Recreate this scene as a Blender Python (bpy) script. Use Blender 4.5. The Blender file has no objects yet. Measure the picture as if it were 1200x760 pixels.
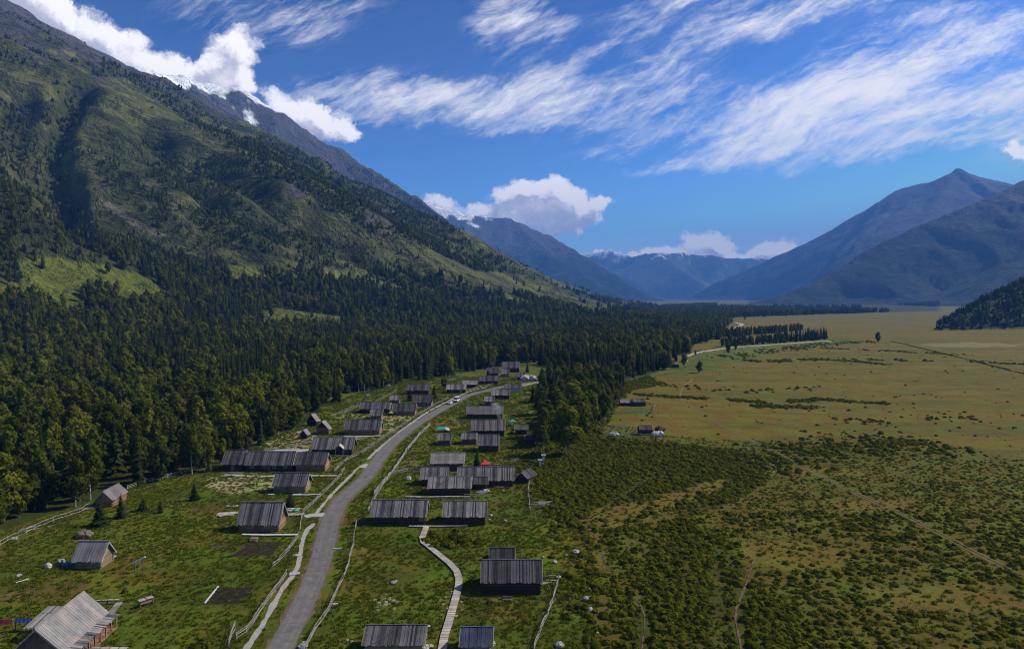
import bpy, math, random
import numpy as np
from mathutils import Vector, Matrix

# ------------------------------------------------------------------ camera, sky, sun, exposure
SC = bpy.context.scene
COL = SC.collection
F = 800.0; CX = 600.0; CY = 380.0; CAMH = 50.0           # focal length and centre in photo pixels, camera height in metres
PITCH = math.atan((380.0 - 348.0) / F)
cam_data = bpy.data.cameras.new('camera'); cam = bpy.data.objects.new('camera', cam_data); COL.objects.link(cam)
cam_data.sensor_width = 36.0; cam_data.lens = 36.0 * F / 1200.0
cam_data.clip_start = 0.5; cam_data.clip_end = 60000
cam.location = (0, 0, CAMH); cam.rotation_euler = (math.radians(90) - PITCH, 0, 0)
SC.camera = cam
SC.view_settings.view_transform = 'Standard'; SC.view_settings.look = 'None'
SC.view_settings.exposure = EXPOSURE = 0.25
SC.view_settings.gamma = 1.0
SC.render.engine = 'CYCLES'
cy = SC.cycles
cy.max_bounces = 4; cy.diffuse_bounces = 2; cy.glossy_bounces = 1; cy.transmission_bounces = 2
cy.transparent_max_bounces = 6; cy.volume_bounces = 0; cy.use_denoising = True
cy.sample_clamp_indirect = 4.0; cy.pixel_filter_type = 'BLACKMAN_HARRIS'; cy.filter_width = 1.05

SUN = Vector((1.0, 0.30, 0.95)).normalized()
SUN_EL = math.asin(SUN.z); SUN_AZ = math.atan2(SUN.x, SUN.y)
sd = bpy.data.lights.new('sun', 'SUN'); sun = bpy.data.objects.new('sun', sd); COL.objects.link(sun)
sd.energy = 5.0; sd.angle = math.radians(0.5); sd.color = (1.0, 0.94, 0.80)
sun.rotation_euler = (-SUN).to_track_quat('-Z', 'Y').to_euler(); sun.location = (200, 100, 400)

class NT:
    """tiny helper to write node trees as expressions"""
    def __init__(s, tree): s.t = tree; s.n = tree.nodes; s.l = tree.links
    def new(s, typ, **kw):
        nd = s.n.new(typ)
        for k, v in kw.items(): setattr(nd, k, v)
        return nd
    def put(s, sock, v):
        if v is None: return
        if isinstance(v, bpy.types.NodeSocket): s.l.new(v, sock)
        elif isinstance(v, bpy.types.Node): s.l.new(v.outputs[0], sock)
        else:
            if isinstance(v, (tuple, list)) and len(v) == 3 and sock.type == 'RGBA': v = (*v, 1.0)
            sock.default_value = v
    def m(s, op, a, b=None, c=None, clamp=False):
        nd = s.new('ShaderNodeMath', operation=op, use_clamp=clamp)
        s.put(nd.inputs[0], a); s.put(nd.inputs[1], b); s.put(nd.inputs[2], c); return nd.outputs[0]
    def vm(s, op, a, b=None):
        nd = s.new('ShaderNodeVectorMath', operation=op); s.put(nd.inputs[0], a); s.put(nd.inputs[1], b); return nd.outputs[0]
    def noise(s, vec, scale, detail=4.0, rough=0.55, dist=0.0):
        nd = s.new('ShaderNodeTexNoise'); s.put(nd.inputs['Vector'], vec); s.put(nd.inputs['Scale'], scale)
        nd.inputs['Detail'].default_value = detail; nd.inputs['Roughness'].default_value = rough; nd.inputs['Distortion'].default_value = dist
        return nd
    def ss(s, v, a, b, lo=0.0, hi=1.0):
        nd = s.new('ShaderNodeMapRange', interpolation_type='SMOOTHSTEP')
        s.put(nd.inputs[0], v); s.put(nd.inputs[1], a); s.put(nd.inputs[2], b); s.put(nd.inputs[3], lo); s.put(nd.inputs[4], hi); return nd.outputs[0]
    def lin(s, v, a, b, lo=0.0, hi=1.0):
        nd = s.new('ShaderNodeMapRange'); s.put(nd.inputs[0], v)
        for i, q in enumerate((a, b, lo, hi)): nd.inputs[i+1].default_value = q
        return nd.outputs[0]
    def mix(s, f, a, b, blend='MIX'):
        nd = s.new('ShaderNodeMix', data_type='RGBA', blend_type=blend)
        s.put(nd.inputs[0], f); s.put(nd.inputs[6], a); s.put(nd.inputs[7], b); return nd.outputs[2]
    def mapping(s, vec, loc=(0,0,0), rot=(0,0,0), sc=(1,1,1), typ='POINT'):
        nd = s.new('ShaderNodeMapping', vector_type=typ); s.put(nd.inputs[0], vec)
        nd.inputs[1].default_value = loc; nd.inputs[2].default_value = rot; nd.inputs[3].default_value = sc; return nd.outputs[0]

def ray(px, py):
    u = (px - CX) / F; v = (CY - py) / F
    y = math.cos(PITCH) + v * math.sin(PITCH); z = -math.sin(PITCH) + v * math.cos(PITCH)
    return u / y, z / y                       # x and z per metre of depth
def G(px, py, z=0.0):                          # point at height z seen at photo pixel px, py
    u, v = ray(px, py); Y = (z - CAMH) / v
    return (u * Y, Y, z)
def P(px, py, Y):
    u, v = ray(px, py); return (u * Y, Y, CAMH + v * Y)
def proj(x, y, z):
    c, s = math.cos(PITCH), math.sin(PITCH); dz = z - CAMH
    d = y * c - dz * s; up = y * s + dz * c
    d = np.maximum(d, 1e-3)
    return CX + F * x / d, CY - F * up / d

# ---- world: Nishita sky with cirrus and cumulus drawn by noise over the direction
W = bpy.data.worlds.new('World'); SC.world = W; W.use_nodes = True
w = NT(W.node_tree); w.n.clear()
geo = w.new('ShaderNodeTexCoord').outputs['Generated']
sky = w.new('ShaderNodeTexSky', sky_type='NISHITA', sun_disc=False, sun_elevation=SUN_EL, sun_rotation=SUN_AZ,
            altitude=1200, air_density=1.0, dust_density=0.25, ozone_density=3.0)
sep = w.new('ShaderNodeSeparateXYZ'); w.put(sep.inputs[0], geo)
X_, Y_, Z_ = sep.outputs
ys = w.m('MAXIMUM', Y_, 0.12)
U = w.m('DIVIDE', X_, ys); V = w.m('DIVIDE', Z_, ys)
uvn = w.new('ShaderNodeCombineXYZ'); w.put(uvn.inputs[0], U); w.put(uvn.inputs[1], V); uv = uvn.outputs[0]
front = w.ss(Y_, 0.15, 0.4)
# general cloud-layer coordinates (a flat layer high above) for the sky outside the frame
zc = w.m('MAXIMUM', w.m('ADD', Z_, 0.12), 0.05)
lay = w.new('ShaderNodeCombineXYZ'); w.put(lay.inputs[0], w.m('DIVIDE', X_, zc)); w.put(lay.inputs[1], w.m('DIVIDE', Y_, zc)); lay = lay.outputs[0]

def strokes(uvs, items):
    acc = None
    for (px, py, rx, ry, ang, amt) in items:
        cu, cv = ray(px, py)
        g = w.new('ShaderNodeTexGradient', gradient_type='SPHERICAL'); w.put(g.inputs[0], uvs)
        tm = g.texture_mapping; tm.vector_type = 'TEXTURE'; tm.translation = (cu, cv, 0); tm.rotation = (0, 0, math.radians(ang)); tm.scale = (rx / F, ry / F, 1)
        g = g.outputs[1]
        acc = w.m('MULTIPLY', g, amt) if acc is None else w.m('MULTIPLY_ADD', g, amt, acc)
    return acc
dn = w.noise(uv, 2.6, 6, 0.62); dn2 = w.noise(uv, 11, 5, 0.66)
warp = w.vm('ADD', w.vm('MULTIPLY', w.vm('SUBTRACT', dn.outputs['Color'], (0.5,0.5,0.5)), (0.18,0.14,0)),
            w.vm('MULTIPLY', w.vm('SUBTRACT', dn2.outputs['Color'], (0.5,0.5,0.5)), (0.06,0.045,0)))
uvw = w.vm('ADD', uv, warp)
CIRRUS = [ # px, py, half length, half width, angle (up to the right), strength
    (430, 122, 130, 34, 4, .85), (590, 118, 170, 40, 3, .85), (740, 112, 180, 48, 14, .6), (520,100,200,30,4,.3),
    (605, 34, 90, 44, -8, .95), (350, 30, 130, 50, 12, .65), (240, 15, 90, 34, 0, .4), (700, 62, 120, 20, 20, .3),
    (1010, 118, 270, 54, 12, .78), (1110, 130, 200, 60, 6, .7), (880, 140, 250, 44, 12, .5), (1000, 80, 200, 36, 24, .45),
    (1180, 25, 150, 30, 24, .85), (960, 15, 180, 30, 14, .65), (800, 8, 160, 26, 12, .45), (1120, 60, 160, 20, 26, .3),
    (820, 178, 130, 20, 12, .55), (1000, 172, 240, 26, 3, .6), (1200, 90, 120, 44, 20, .5), (700, 175, 110, 12, 8, .3),
    (650, 90, 150, 16, 22, .3), (780, 60, 90, 18, 24, .35), (455, 182, 60, 7, 3, .35), (590,150,120,10,8,.25), (900,20,120,44,20,.25),
    (1250, 150, 150, 70, 12, .6), (1080, 20, 200, 24, 20, .35)]
cm = w.m('MULTIPLY', strokes(uvw, CIRRUS), front)
def anis(vec, ang, sc, scale, det, rough, dist): return w.noise(w.mapping(w.mapping(vec, rot=(0,0,math.radians(-ang))), sc=sc), scale, det, rough, dist).outputs[0]
wsoft = w.vm('ADD', uv, w.vm('MULTIPLY', w.vm('SUBTRACT', dn.outputs['Color'], (0.5,0.5,0.5)), (0.10,0.08,0)))
st1 = anis(wsoft, 17, (2.2, 20, 1), 1.7, 10, 0.74, 0.2)
st2 = anis(wsoft, 36, (5, 42, 1), 1.6, 8, 0.70, 0.25)
big = anis(wsoft, 12, (2.2, 5.5, 1), 1.8, 8, 0.68, 0.2)
fine = w.noise(uvw, 40, 6, 0.7).outputs[0]
tex = w.m('ADD', w.m('MULTIPLY', st1, 0.46), w.m('ADD', w.m('MULTIPLY', st2, 0.30), w.m('ADD', w.m('MULTIPLY', big, 0.40), w.m('MULTIPLY', fine, .12))))
fil = w.m('ADD', cm, w.m('MULTIPLY', w.m('SUBTRACT', tex, 0.65), 5.4))
fil = w.m('MULTIPLY', fil, w.ss(cm, 0.0, 0.35))
cir = w.m('POWER', w.ss(fil, -0.12, 1.55), 1.0)
# sky outside the picture: same kind of thin cloud
gen = w.noise(w.mapping(lay, rot=(0,0,0.5), sc=(0.35, 1.1, 1)), 1.2, 7, 0.62, 0.6).outputs[0]
gen = w.m('MULTIPLY', w.ss(gen, 0.5, 0.78), w.m('SUBTRACT', 1.0, w.ss(Y_, 0.3, 0.7)))
gen = w.m('MULTIPLY', gen, w.ss(Z_, 0.02, 0.2, 0.2, 0.8))
cir = w.m('MAXIMUM', w.m('MULTIPLY', cir, 0.96), gen)
# cumulus heaps
CUM = [ (75, 18, 70, 36, -25, 1.0), (135, 52, 70, 38, -28, 1.1), (200, 84, 60, 26, -15, 1.0), (272, 68, 46, 38, 20, 1.35), (250, 92, 60, 24, 0, .9), (302,98,36,18,0,.6), (20,-15,70,40,-20,1.1),
    (350, 124, 50, 24, -25, 1.1), (385, 146, 46, 22, -28, 1.15), (416, 156, 20, 13, 0, .8),(330,150,60,30,-30,1.0),
    (632, 236, 62, 38, 0, 1.3), (600, 246, 50, 26, 0, 1.05), (668, 250, 50, 32, 0, 1.2), (648, 230, 40, 28, 0, 1.0), (640, 260, 54, 20, -10, 1.0), (698, 244, 24, 13, 0, .85), (622, 224, 32, 20, 0, .6),
    (515, 240, 34, 13, -15, 1.15), (560, 250, 30, 10, 0, .7), (820, 281, 44, 17, 6, 1.3), (846, 284, 22, 10, 0, 1.0), (800, 292, 50, 10, 0, .8),
    (745, 299, 100, 9, 0, 1.15), (860, 297, 100, 10, 2, 1.15), (905, 291, 60, 12, 4, 1.0), (700, 297, 30, 7, 0, 1.0), (940,300,90,9,0,.8),
    (1192, 176, 24, 14, 10, 1.2), (1260,190,80,30,0,1.0), (790,262,18,5,0,.25)]
def cumul(off):
    base = w.vm('ADD', uv, off) if off else uv
    a = w.noise(base, 8, 3, 0.5); b = w.noise(base, 26, 7, 0.68)
    wp = w.vm('ADD', w.vm('MULTIPLY', w.vm('SUBTRACT', a.outputs['Color'], (0.5,0.5,0.5)), (0.06,0.05,0)),
              w.vm('MULTIPLY', w.vm('SUBTRACT', b.outputs['Color'], (0.5,0.5,0.5)), (0.055,0.05,0)))
    s = w.m('MINIMUM', strokes(w.vm('ADD', base, wp), CUM), 1.15)
    n = w.noise(w.vm('ADD', base, wp), 17, 8, 0.62, 0.1).outputs[0]
    return w.m('ADD', s, w.m('MULTIPLY', w.m('MULTIPLY', w.m('SUBTRACT', n, 0.50), w.ss(s, 0.0, 0.35)), 1.9)), s
c0, mass0 = cumul(None); c1, mass = cumul((0.010, 0.016, 0))
ca = w.m('MULTIPLY', w.ss(c0, 0.16, 0.70), front)
lit = w.ss(w.m('ADD', w.m('MULTIPLY', w.m('SUBTRACT', c0, c1), 1.5), w.m('MULTIPLY', mass, -0.50)), -1.0, 0.30)
gm = w.new('ShaderNodeGamma'); w.put(gm.inputs[0], w.vm('MULTIPLY', sky.outputs[0], (.1,.1,.1))); gm.inputs[1].default_value = 1.9
skyc = w.vm('MINIMUM', w.vm('MULTIPLY', gm.outputs[0], (24, 26.5, 26.5)), (6.0, 8.4, 12.0))
cirr_col = (13.6, 13.2, 13.0)
cum_col = w.mix(lit, (7.0, 7.0, 8.2), (15.5, 14.8, 14.4))
c = w.mix(w.m('MULTIPLY', cir, 1.0), skyc, cirr_col)
c = w.mix(ca, c, cum_col)
bg = w.new('ShaderNodeBackground'); w.put(bg.inputs[0], c); bg.inputs[1].default_value = 0.076
wo = w.new('ShaderNodeOutputWorld'); w.put(wo.inputs[0], bg.outputs[0])
HAZE_COL = (.13,.37,1.0); HAZE_D = 7.5e-5
# ------------------------------------------------------------------ helpers
rng = np.random.default_rng(7); random.seed(7)
def tag(o, label=None, cat=None, group=None, kind=None):
    if label: o['label'] = label
    if cat: o['category'] = cat
    if group: o['group'] = group
    if kind: o['kind'] = kind
    return o
def empty(name, loc=(0,0,0), rz=0.0):
    o = bpy.data.objects.new(name, None); COL.objects.link(o); o.location = loc; o.rotation_euler = (0,0,rz)
    o.empty_display_size = 0.5; return o
class MB:
    """collects verts / faces and links them as ONE mesh object"""
    def __init__(s): s.v = []; s.f = []; s.mi = []
    def box(s, c, size, rz=0.0, M=None, taper=1.0, mi=0):
        x, y, z = size[0]/2, size[1]/2, size[2]/2; k = len(s.v)
        for (a, b, d) in ((-1,-1,-1),(1,-1,-1),(1,1,-1),(-1,1,-1),(-1,-1,1),(1,-1,1),(1,1,1),(-1,1,1)):
            t = taper if d > 0 else 1.0
            p = Vector((a*x*t, b*y*t, d*z))
            if rz: p = Matrix.Rotation(rz, 3, 'Z') @ p
            p = p + Vector(c)
            if M is not None: p = M @ p
            s.v.append(tuple(p))
        for q in ((0,3,2,1),(4,5,6,7),(0,1,5,4),(1,2,6,5),(2,3,7,6),(3,0,4,7)): s.f.append(tuple(k+i for i in q)); s.mi.append(mi)
    def quadbox(s, a, b, c, d, t, mi=0):      # slab: quad a,b,c,d thickened by t along its normal (downwards)
        a, b, c, d = map(Vector, (a,b,c,d)); n = (b-a).cross(d-a).normalized() * t; k = len(s.v)
        for p in (a,b,c,d): s.v.append(tuple(p))
        for p in (a,b,c,d): s.v.append(tuple(p-n))
        for q in ((0,1,2,3),(7,6,5,4),(0,4,5,1),(1,5,6,2),(2,6,7,3),(3,7,4,0)): s.f.append(tuple(k+i for i in q)); s.mi.append(mi)
    def bar(s, p, q, r, r2=None, n=4, mi=0):
        p, q = Vector(p), Vector(q); d = (q-p); r2 = r if r2 is None else r2
        if d.length < 1e-6: return
        z = d.normalized(); x = z.cross(Vector((0,0,1)));
        if x.length < 1e-3: x = Vector((1,0,0))
        x.normalize(); y = z.cross(x); k = len(s.v)
        for (c, rr) in ((p, r), (q, r2)):
            for i in range(n):
                a = 2*math.pi*(i+.5)/n; s.v.append(tuple(c + x*math.cos(a)*rr*(1.414 if n==4 else 1) + y*math.sin(a)*rr*(1.414 if n==4 else 1)))
        for i in range(n):
            j = (i+1) % n; s.f.append((k+i, k+j, k+n+j, k+n+i)); s.mi.append(mi)
        s.f.append(tuple(k+i for i in reversed(range(n)))); s.f.append(tuple(k+n+i for i in range(n))); s.mi += [mi, mi]
    def poly(s, pts, mi=0):
        k = len(s.v); s.v += [tuple(p) for p in pts]; s.f.append(tuple(range(k, k+len(pts)))); s.mi.append(mi)
    def blob(s, c, r, seed=0, nu=10, nv=7, rough=.2, flat=False, mi=0):
        R = random.Random(seed); k = len(s.v); rx, ry, rz_ = r
        for j in range(nv+1):
            th = math.pi*j/nv
            for i in range(nu):
                ph = 2*math.pi*i/nu; q = 1+R.uniform(-rough, rough)
                z = math.cos(th)*rz_*q
                if flat: z = max(z, -rz_*0.35)
                s.v.append((c[0]+math.sin(th)*math.cos(ph)*rx*q, c[1]+math.sin(th)*math.sin(ph)*ry*q, c[2]+z))
        for j in range(nv):
            for i in range(nu):
                a = k+j*nu+i; b = k+j*nu+(i+1) % nu; s.f.append((a, a+nu, b+nu, b)); s.mi.append(mi)
    def mesh(s, name, mats):
        me = bpy.data.meshes.new(name); me.from_pydata(s.v, [], s.f)
        for m in (mats if isinstance(mats, (list, tuple)) else [mats]): me.materials.append(m)
        if any(s.mi): me.polygons.foreach_set('material_index', s.mi)
        me.update(); return me
    def build(s, name, mats, parent=None, kind=None, smooth=False):
        me = s.mesh(name, mats); o = bpy.data.objects.new(name, me); COL.objects.link(o)
        if smooth: me.polygons.foreach_set('use_smooth', [True]*len(me.polygons))
        if parent: o.parent = parent
        if kind: o['kind'] = kind
        return o
def fast_mesh(name, verts, faces, mats=(), smooth=True):
    """verts (N,3), faces (M,k) numpy"""
    me = bpy.data.meshes.new(name); k = faces.shape[1]
    me.vertices.add(len(verts)); me.vertices.foreach_set('co', np.ascontiguousarray(verts, dtype=np.float32).ravel())
    me.loops.add(faces.size); me.loops.foreach_set('vertex_index', np.ascontiguousarray(faces, dtype=np.int32).ravel())
    me.polygons.add(len(faces)); me.polygons.foreach_set('loop_start', np.arange(0, faces.size, k, dtype=np.int32))
    me.polygons.foreach_set('loop_total', np.full(len(faces), k, dtype=np.int32))
    for m in mats: me.materials.append(m)
    me.update(calc_edges=True)
    if smooth: me.polygons.foreach_set('use_smooth', np.ones(len(faces), dtype=bool))
    return me
def link(name, me, parent=None):
    o = bpy.data.objects.new(name, me); COL.objects.link(o)
    if parent: o.parent = parent
    return o

# ---- numpy noise
def _h(ix, iy, seed):
    n = (ix.astype(np.int64) * 374761393 + iy.astype(np.int64) * 668265263 + seed * 974711) & 0xFFFFFFFF
    n = ((n ^ (n >> 13)) * 1274126177) & 0xFFFFFFFF
    n = (n ^ (n >> 16)) & 0xFFFFFF
    return n / float(0xFFFFFF)
def vn(x, y, seed=0):
    ix = np.floor(x); iy = np.floor(y); fx = x-ix; fy = y-iy
    fx = fx*fx*fx*(fx*(fx*6-15)+10); fy = fy*fy*fy*(fy*(fy*6-15)+10)
    a = _h(ix, iy, seed); b = _h(ix+1, iy, seed); c = _h(ix, iy+1, seed); d = _h(ix+1, iy+1, seed)
    return (a*(1-fx)+b*fx)*(1-fy)+(c*(1-fx)+d*fx)*fy
def fbm(x, y, o=5, seed=0, g=.5):
    s = 0; a = 1; t = 0
    for k in range(o):
        s = s + a*vn(x, y, seed+k*17); t += a; a *= g; x, y = x*1.63+y*1.21+3.7, -x*1.21+y*1.63+1.3
    return s/t
def ridged(x, y, o=5, seed=0, g=.5):
    s = 0; a = 1; t = 0
    for k in range(o):
        s = s + a*(1-np.abs(2*vn(x, y, seed+k*17)-1)); t += a; a *= g; x, y = x*1.63+y*1.21+3.7, -x*1.21+y*1.63+1.3
    return s/t
def sst(v, a, b):
    t = np.clip((v-a)/(b-a), 0, 1); return t*t*(3-2*t)
def pip(px, py, poly):
    inside = np.zeros(px.shape, bool); n = len(poly)
    for i in range(n):
        x1, y1 = poly[i]; x2, y2 = poly[(i+1) % n]
        if y1 == y2: continue
        c = ((y1 > py) != (y2 > py)) & (px < (x2-x1)*(py-y1)/(y2-y1)+x1)
        inside ^= c
    return inside
def seg_dist(x, y, pts):
    """distance, interpolated height and arc length to a polyline of (x,y,z)"""
    bd = np.full(x.shape, 1e12); bz = np.zeros(x.shape); bs = np.zeros(x.shape); acc = 0.0
    for a, b in zip(pts[:-1], pts[1:]):
        dx, dy = b[0]-a[0], b[1]-a[1]; L2 = dx*dx+dy*dy; L = math.sqrt(L2)
        t = np.clip(((x-a[0])*dx+(y-a[1])*dy)/L2, 0, 1)
        d = np.hypot(x-a[0]-t*dx, y-a[1]-t*dy); m = d < bd
        bd = np.where(m, d, bd); bz = np.where(m, a[2]+t*(b[2]-a[2]), bz); bs = np.where(m, acc+t*L, bs); acc += L
    return bd, bz, bs

# ------------------------------------------------------------------ materials
def mat(name):
    m = bpy.data.materials.new(name); m.use_nodes = True; t = NT(m.node_tree); t.n.clear()
    out = t.new('ShaderNodeOutputMaterial'); return m, t, out
def principled(t, out, col, rough=.8, spec=.25, bump=None, bs=.3, bd=.02, metal=0.0):
    p = t.new('ShaderNodeBsdfPrincipled'); t.put(p.inputs['Base Color'], col); t.put(p.inputs['Roughness'], rough)
    p.inputs['Specular IOR Level'].default_value = spec; p.inputs['Metallic'].default_value = metal
    if bump is not None:
        b = t.new('ShaderNodeBump'); b.inputs['Strength'].default_value = bs; b.inputs['Distance'].default_value = bd
        t.put(b.inputs['Height'], bump); t.put(p.inputs['Normal'], b.outputs[0])
    t.put(out.inputs[0], p.outputs[0]); return p
K = .82                                        # all surface colours share this calibration
def kk(c): return tuple(v*K for v in c)
def wood(name, c0, c1, rough=.85, spread=.55, grey=None):
    c0, c1 = kk(c0), kk(c1)
    m, t, out = mat(name); g = t.new('ShaderNodeNewGeometry'); tc = t.new('ShaderNodeTexCoord')
    r = g.outputs['Random Per Island']
    n = t.noise(t.mapping(tc.outputs['Object'], sc=(1,1,1)), 1.3, 5, .65).outputs[0]
    n2 = t.noise(tc.outputs['Object'], 14, 3, .6).outputs[0]
    orn = t.new('ShaderNodeObjectInfo').outputs['Random']; n6 = t.noise(tc.outputs['Object'], .45, 4, .6).outputs[0]
    f = t.m('ADD', t.m('MULTIPLY', r, spread), t.m('MULTIPLY', n, 1.05-spread*.55), clamp=True)
    col = t.mix(t.lin(f, .2, 1.0), c0, c1)
    if grey: col = t.mix(t.ss(n, .5, .7, 0, .6), col, grey)
    col = t.mix(t.lin(n2, .3, .7, 0, .35), col, (c0[0]*.5, c0[1]*.5, c0[2]*.5))
    sv = t.new('ShaderNodeVectorMath', operation='SCALE'); t.put(sv.inputs[0], col); t.put(sv.inputs['Scale'], t.m('MULTIPLY', t.lin(orn, 0, 1, .72, 1.22), t.lin(n6, .35, .65, .78, 1.2))); col = sv.outputs[0]
    col = t.mix(t.m('MULTIPLY', t.ss(n6, .52, .62), .35), col, t.vm('MULTIPLY', col, (1.25, .95, .75)))
    principled(t, out, col, rough, .2, n2, .4, .02); return m
def flat(name, c, rough=.7, var=.25, spec=.3, scale=3.0, metal=0.0):
    c = kk(c)
    m, t, out = mat(name); tc = t.new('ShaderNodeTexCoord')
    n = t.noise(tc.outputs['Object'], scale, 5, .6).outputs[0]
    col = t.mix(t.lin(n, .3, .7), tuple(v*(1-var) for v in c), tuple(min(1, v*(1+var)) for v in c))
    principled(t, out, col, rough, spec, n, .2, .02, metal); return m
M = {}
M['roof_grey'] = wood('roof_grey', (.022,.020,.021), (.34,.315,.31), spread=1.0)
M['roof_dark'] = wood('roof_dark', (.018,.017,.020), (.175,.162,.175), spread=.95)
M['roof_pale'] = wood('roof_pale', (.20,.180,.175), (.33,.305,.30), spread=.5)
M['roof_blue'] = wood('roof_blue', (.05,.055,.09), (.10,.115,.20), spread=.5)
M['roof_green'] = wood('roof_green', (.06,.08,.06), (.15,.18,.14), spread=.5)
M['log'] = wood('log', (.035,.022,.016), (.13,.075,.05), spread=.6)
M['log_new'] = wood('log_new', (.20,.10,.06), (.42,.25,.17), spread=.6)
M['log_tan'] = wood('log_tan', (.22,.17,.115), (.40,.31,.21), spread=.5)
M['board'] = wood('board', (.11,.08,.06), (.24,.18,.14), spread=.7)
M['pale_wood'] = wood('pale_wood', (.26,.235,.205), (.50,.46,.41), spread=.7)
M['fence_wood'] = wood('fence_wood', (.20,.185,.165), (.42,.40,.36), spread=.8)
M['white_paint'] = flat('white_paint', (.62,.61,.60), .6, .12)
M['slab'] = flat('slab', (.40,.385,.37), .9, .15)
M['soil'] = flat('soil', (.045,.033,.024), .95, .4, .1, 1.6)
M['rock'] = flat('rock', (.40,.375,.35), .9, .3, .2, 1.1)
M['glass'] = flat('glass', (.05,.06,.075), .08, .1, .6)
M['teal'] = flat('teal', (.05,.33,.27), .55, .15)
M['red'] = flat('red', (.50,.03,.045), .6, .15)
M['crimson'] = flat('crimson', (.30,.025,.06), .8, .2)
M['blue'] = flat('blue', (.08,.12,.34), .8, .35, .2, 2.5)
M['tarp'] = flat('tarp', (.55,.52,.50), .6, .25, .3, 1.0)
M['car_white'] = flat('car_white', (.75,.75,.75), .3, .03, .5)
M['rubber'] = flat('rubber', (.02,.02,.02), .8, .1)
M['hide'] = flat('hide', (.05,.032,.022), .8, .2)
M['bark'] = flat('bark', (.09,.07,.055), .95, .35, .1, 4)
def birchbark():
    m, t, out = mat('birch_bark'); tc = t.new('ShaderNodeTexCoord')
    n = t.noise(t.mapping(tc.outputs['Object'], sc=(1,1,3)), 2.5, 4, .7).outputs[0]
    principled(t, out, t.mix(t.ss(n, .5, .62), (.38,.36,.32), (.08,.07,.06)), .9, .15); return m
M['birch_bark'] = birchbark()
def leaf(name, cols, trans=.25, nscale=.35):
    cols = [(c[0]*K*1.08, c[1]*K*1.05, c[2]*K*.62) for c in cols]
    m, t, out = mat(name); oi = t.new('ShaderNodeObjectInfo'); tc = t.new('ShaderNodeTexCoord'); g = t.new('ShaderNodeNewGeometry')
    r = oi.outputs['Random']; n = t.noise(tc.outputs['Object'], nscale, 3, .6).outputs[0]
    isl = g.outputs['Random Per Island']
    cr = t.new('ShaderNodeValToRGB'); e = cr.color_ramp.elements
    while len(e) < len(cols): e.new(0.5)
    for i, cc in enumerate(cols): e[i].position = i/(len(cols)-1); e[i].color = (*cc, 1)
    f = t.m('ADD', t.m('MULTIPLY', r, .62), t.m('ADD', t.m('MULTIPLY', n, .3), t.m('MULTIPLY', isl, .2)), clamp=True)
    t.put(cr.inputs[0], f); col = cr.outputs[0]
    p = t.new('ShaderNodeBsdfDiffuse'); t.put(p.inputs[0], col)
    tr = t.new('ShaderNodeBsdfTranslucent'); t.put(tr.inputs[0], t.vm('MULTIPLY', col, (1.1,1.25,.55)))
    mx = t.new('ShaderNodeMixShader'); mx.inputs[0].default_value = trans
    t.put(mx.inputs[1], p.outputs[0]); t.put(mx.inputs[2], tr.outputs[0]); t.put(out.inputs[0], mx.outputs[0]); return m
M['spruce_leaf'] = leaf('spruce_leaf', [(.016,.024,.010),(.028,.039,.013),(.052,.066,.020)], .12)
M['birch_leaf'] = leaf('birch_leaf', [(.034,.046,.010),(.082,.098,.016),(.215,.215,.034)], .34)
M['shrub_leaf'] = leaf('shrub_leaf', [(.040,.052,.010),(.095,.106,.014),(.180,.178,.022)], .36)
M['grass_leaf'] = leaf('grass_leaf', [(.070,.098,.012),(.115,.140,.016),(.190,.190,.028)], .3)
M['flower'] = leaf('flower', [(.30,.30,.26),(.45,.45,.40),(.55,.55,.50)], .2)

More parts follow.
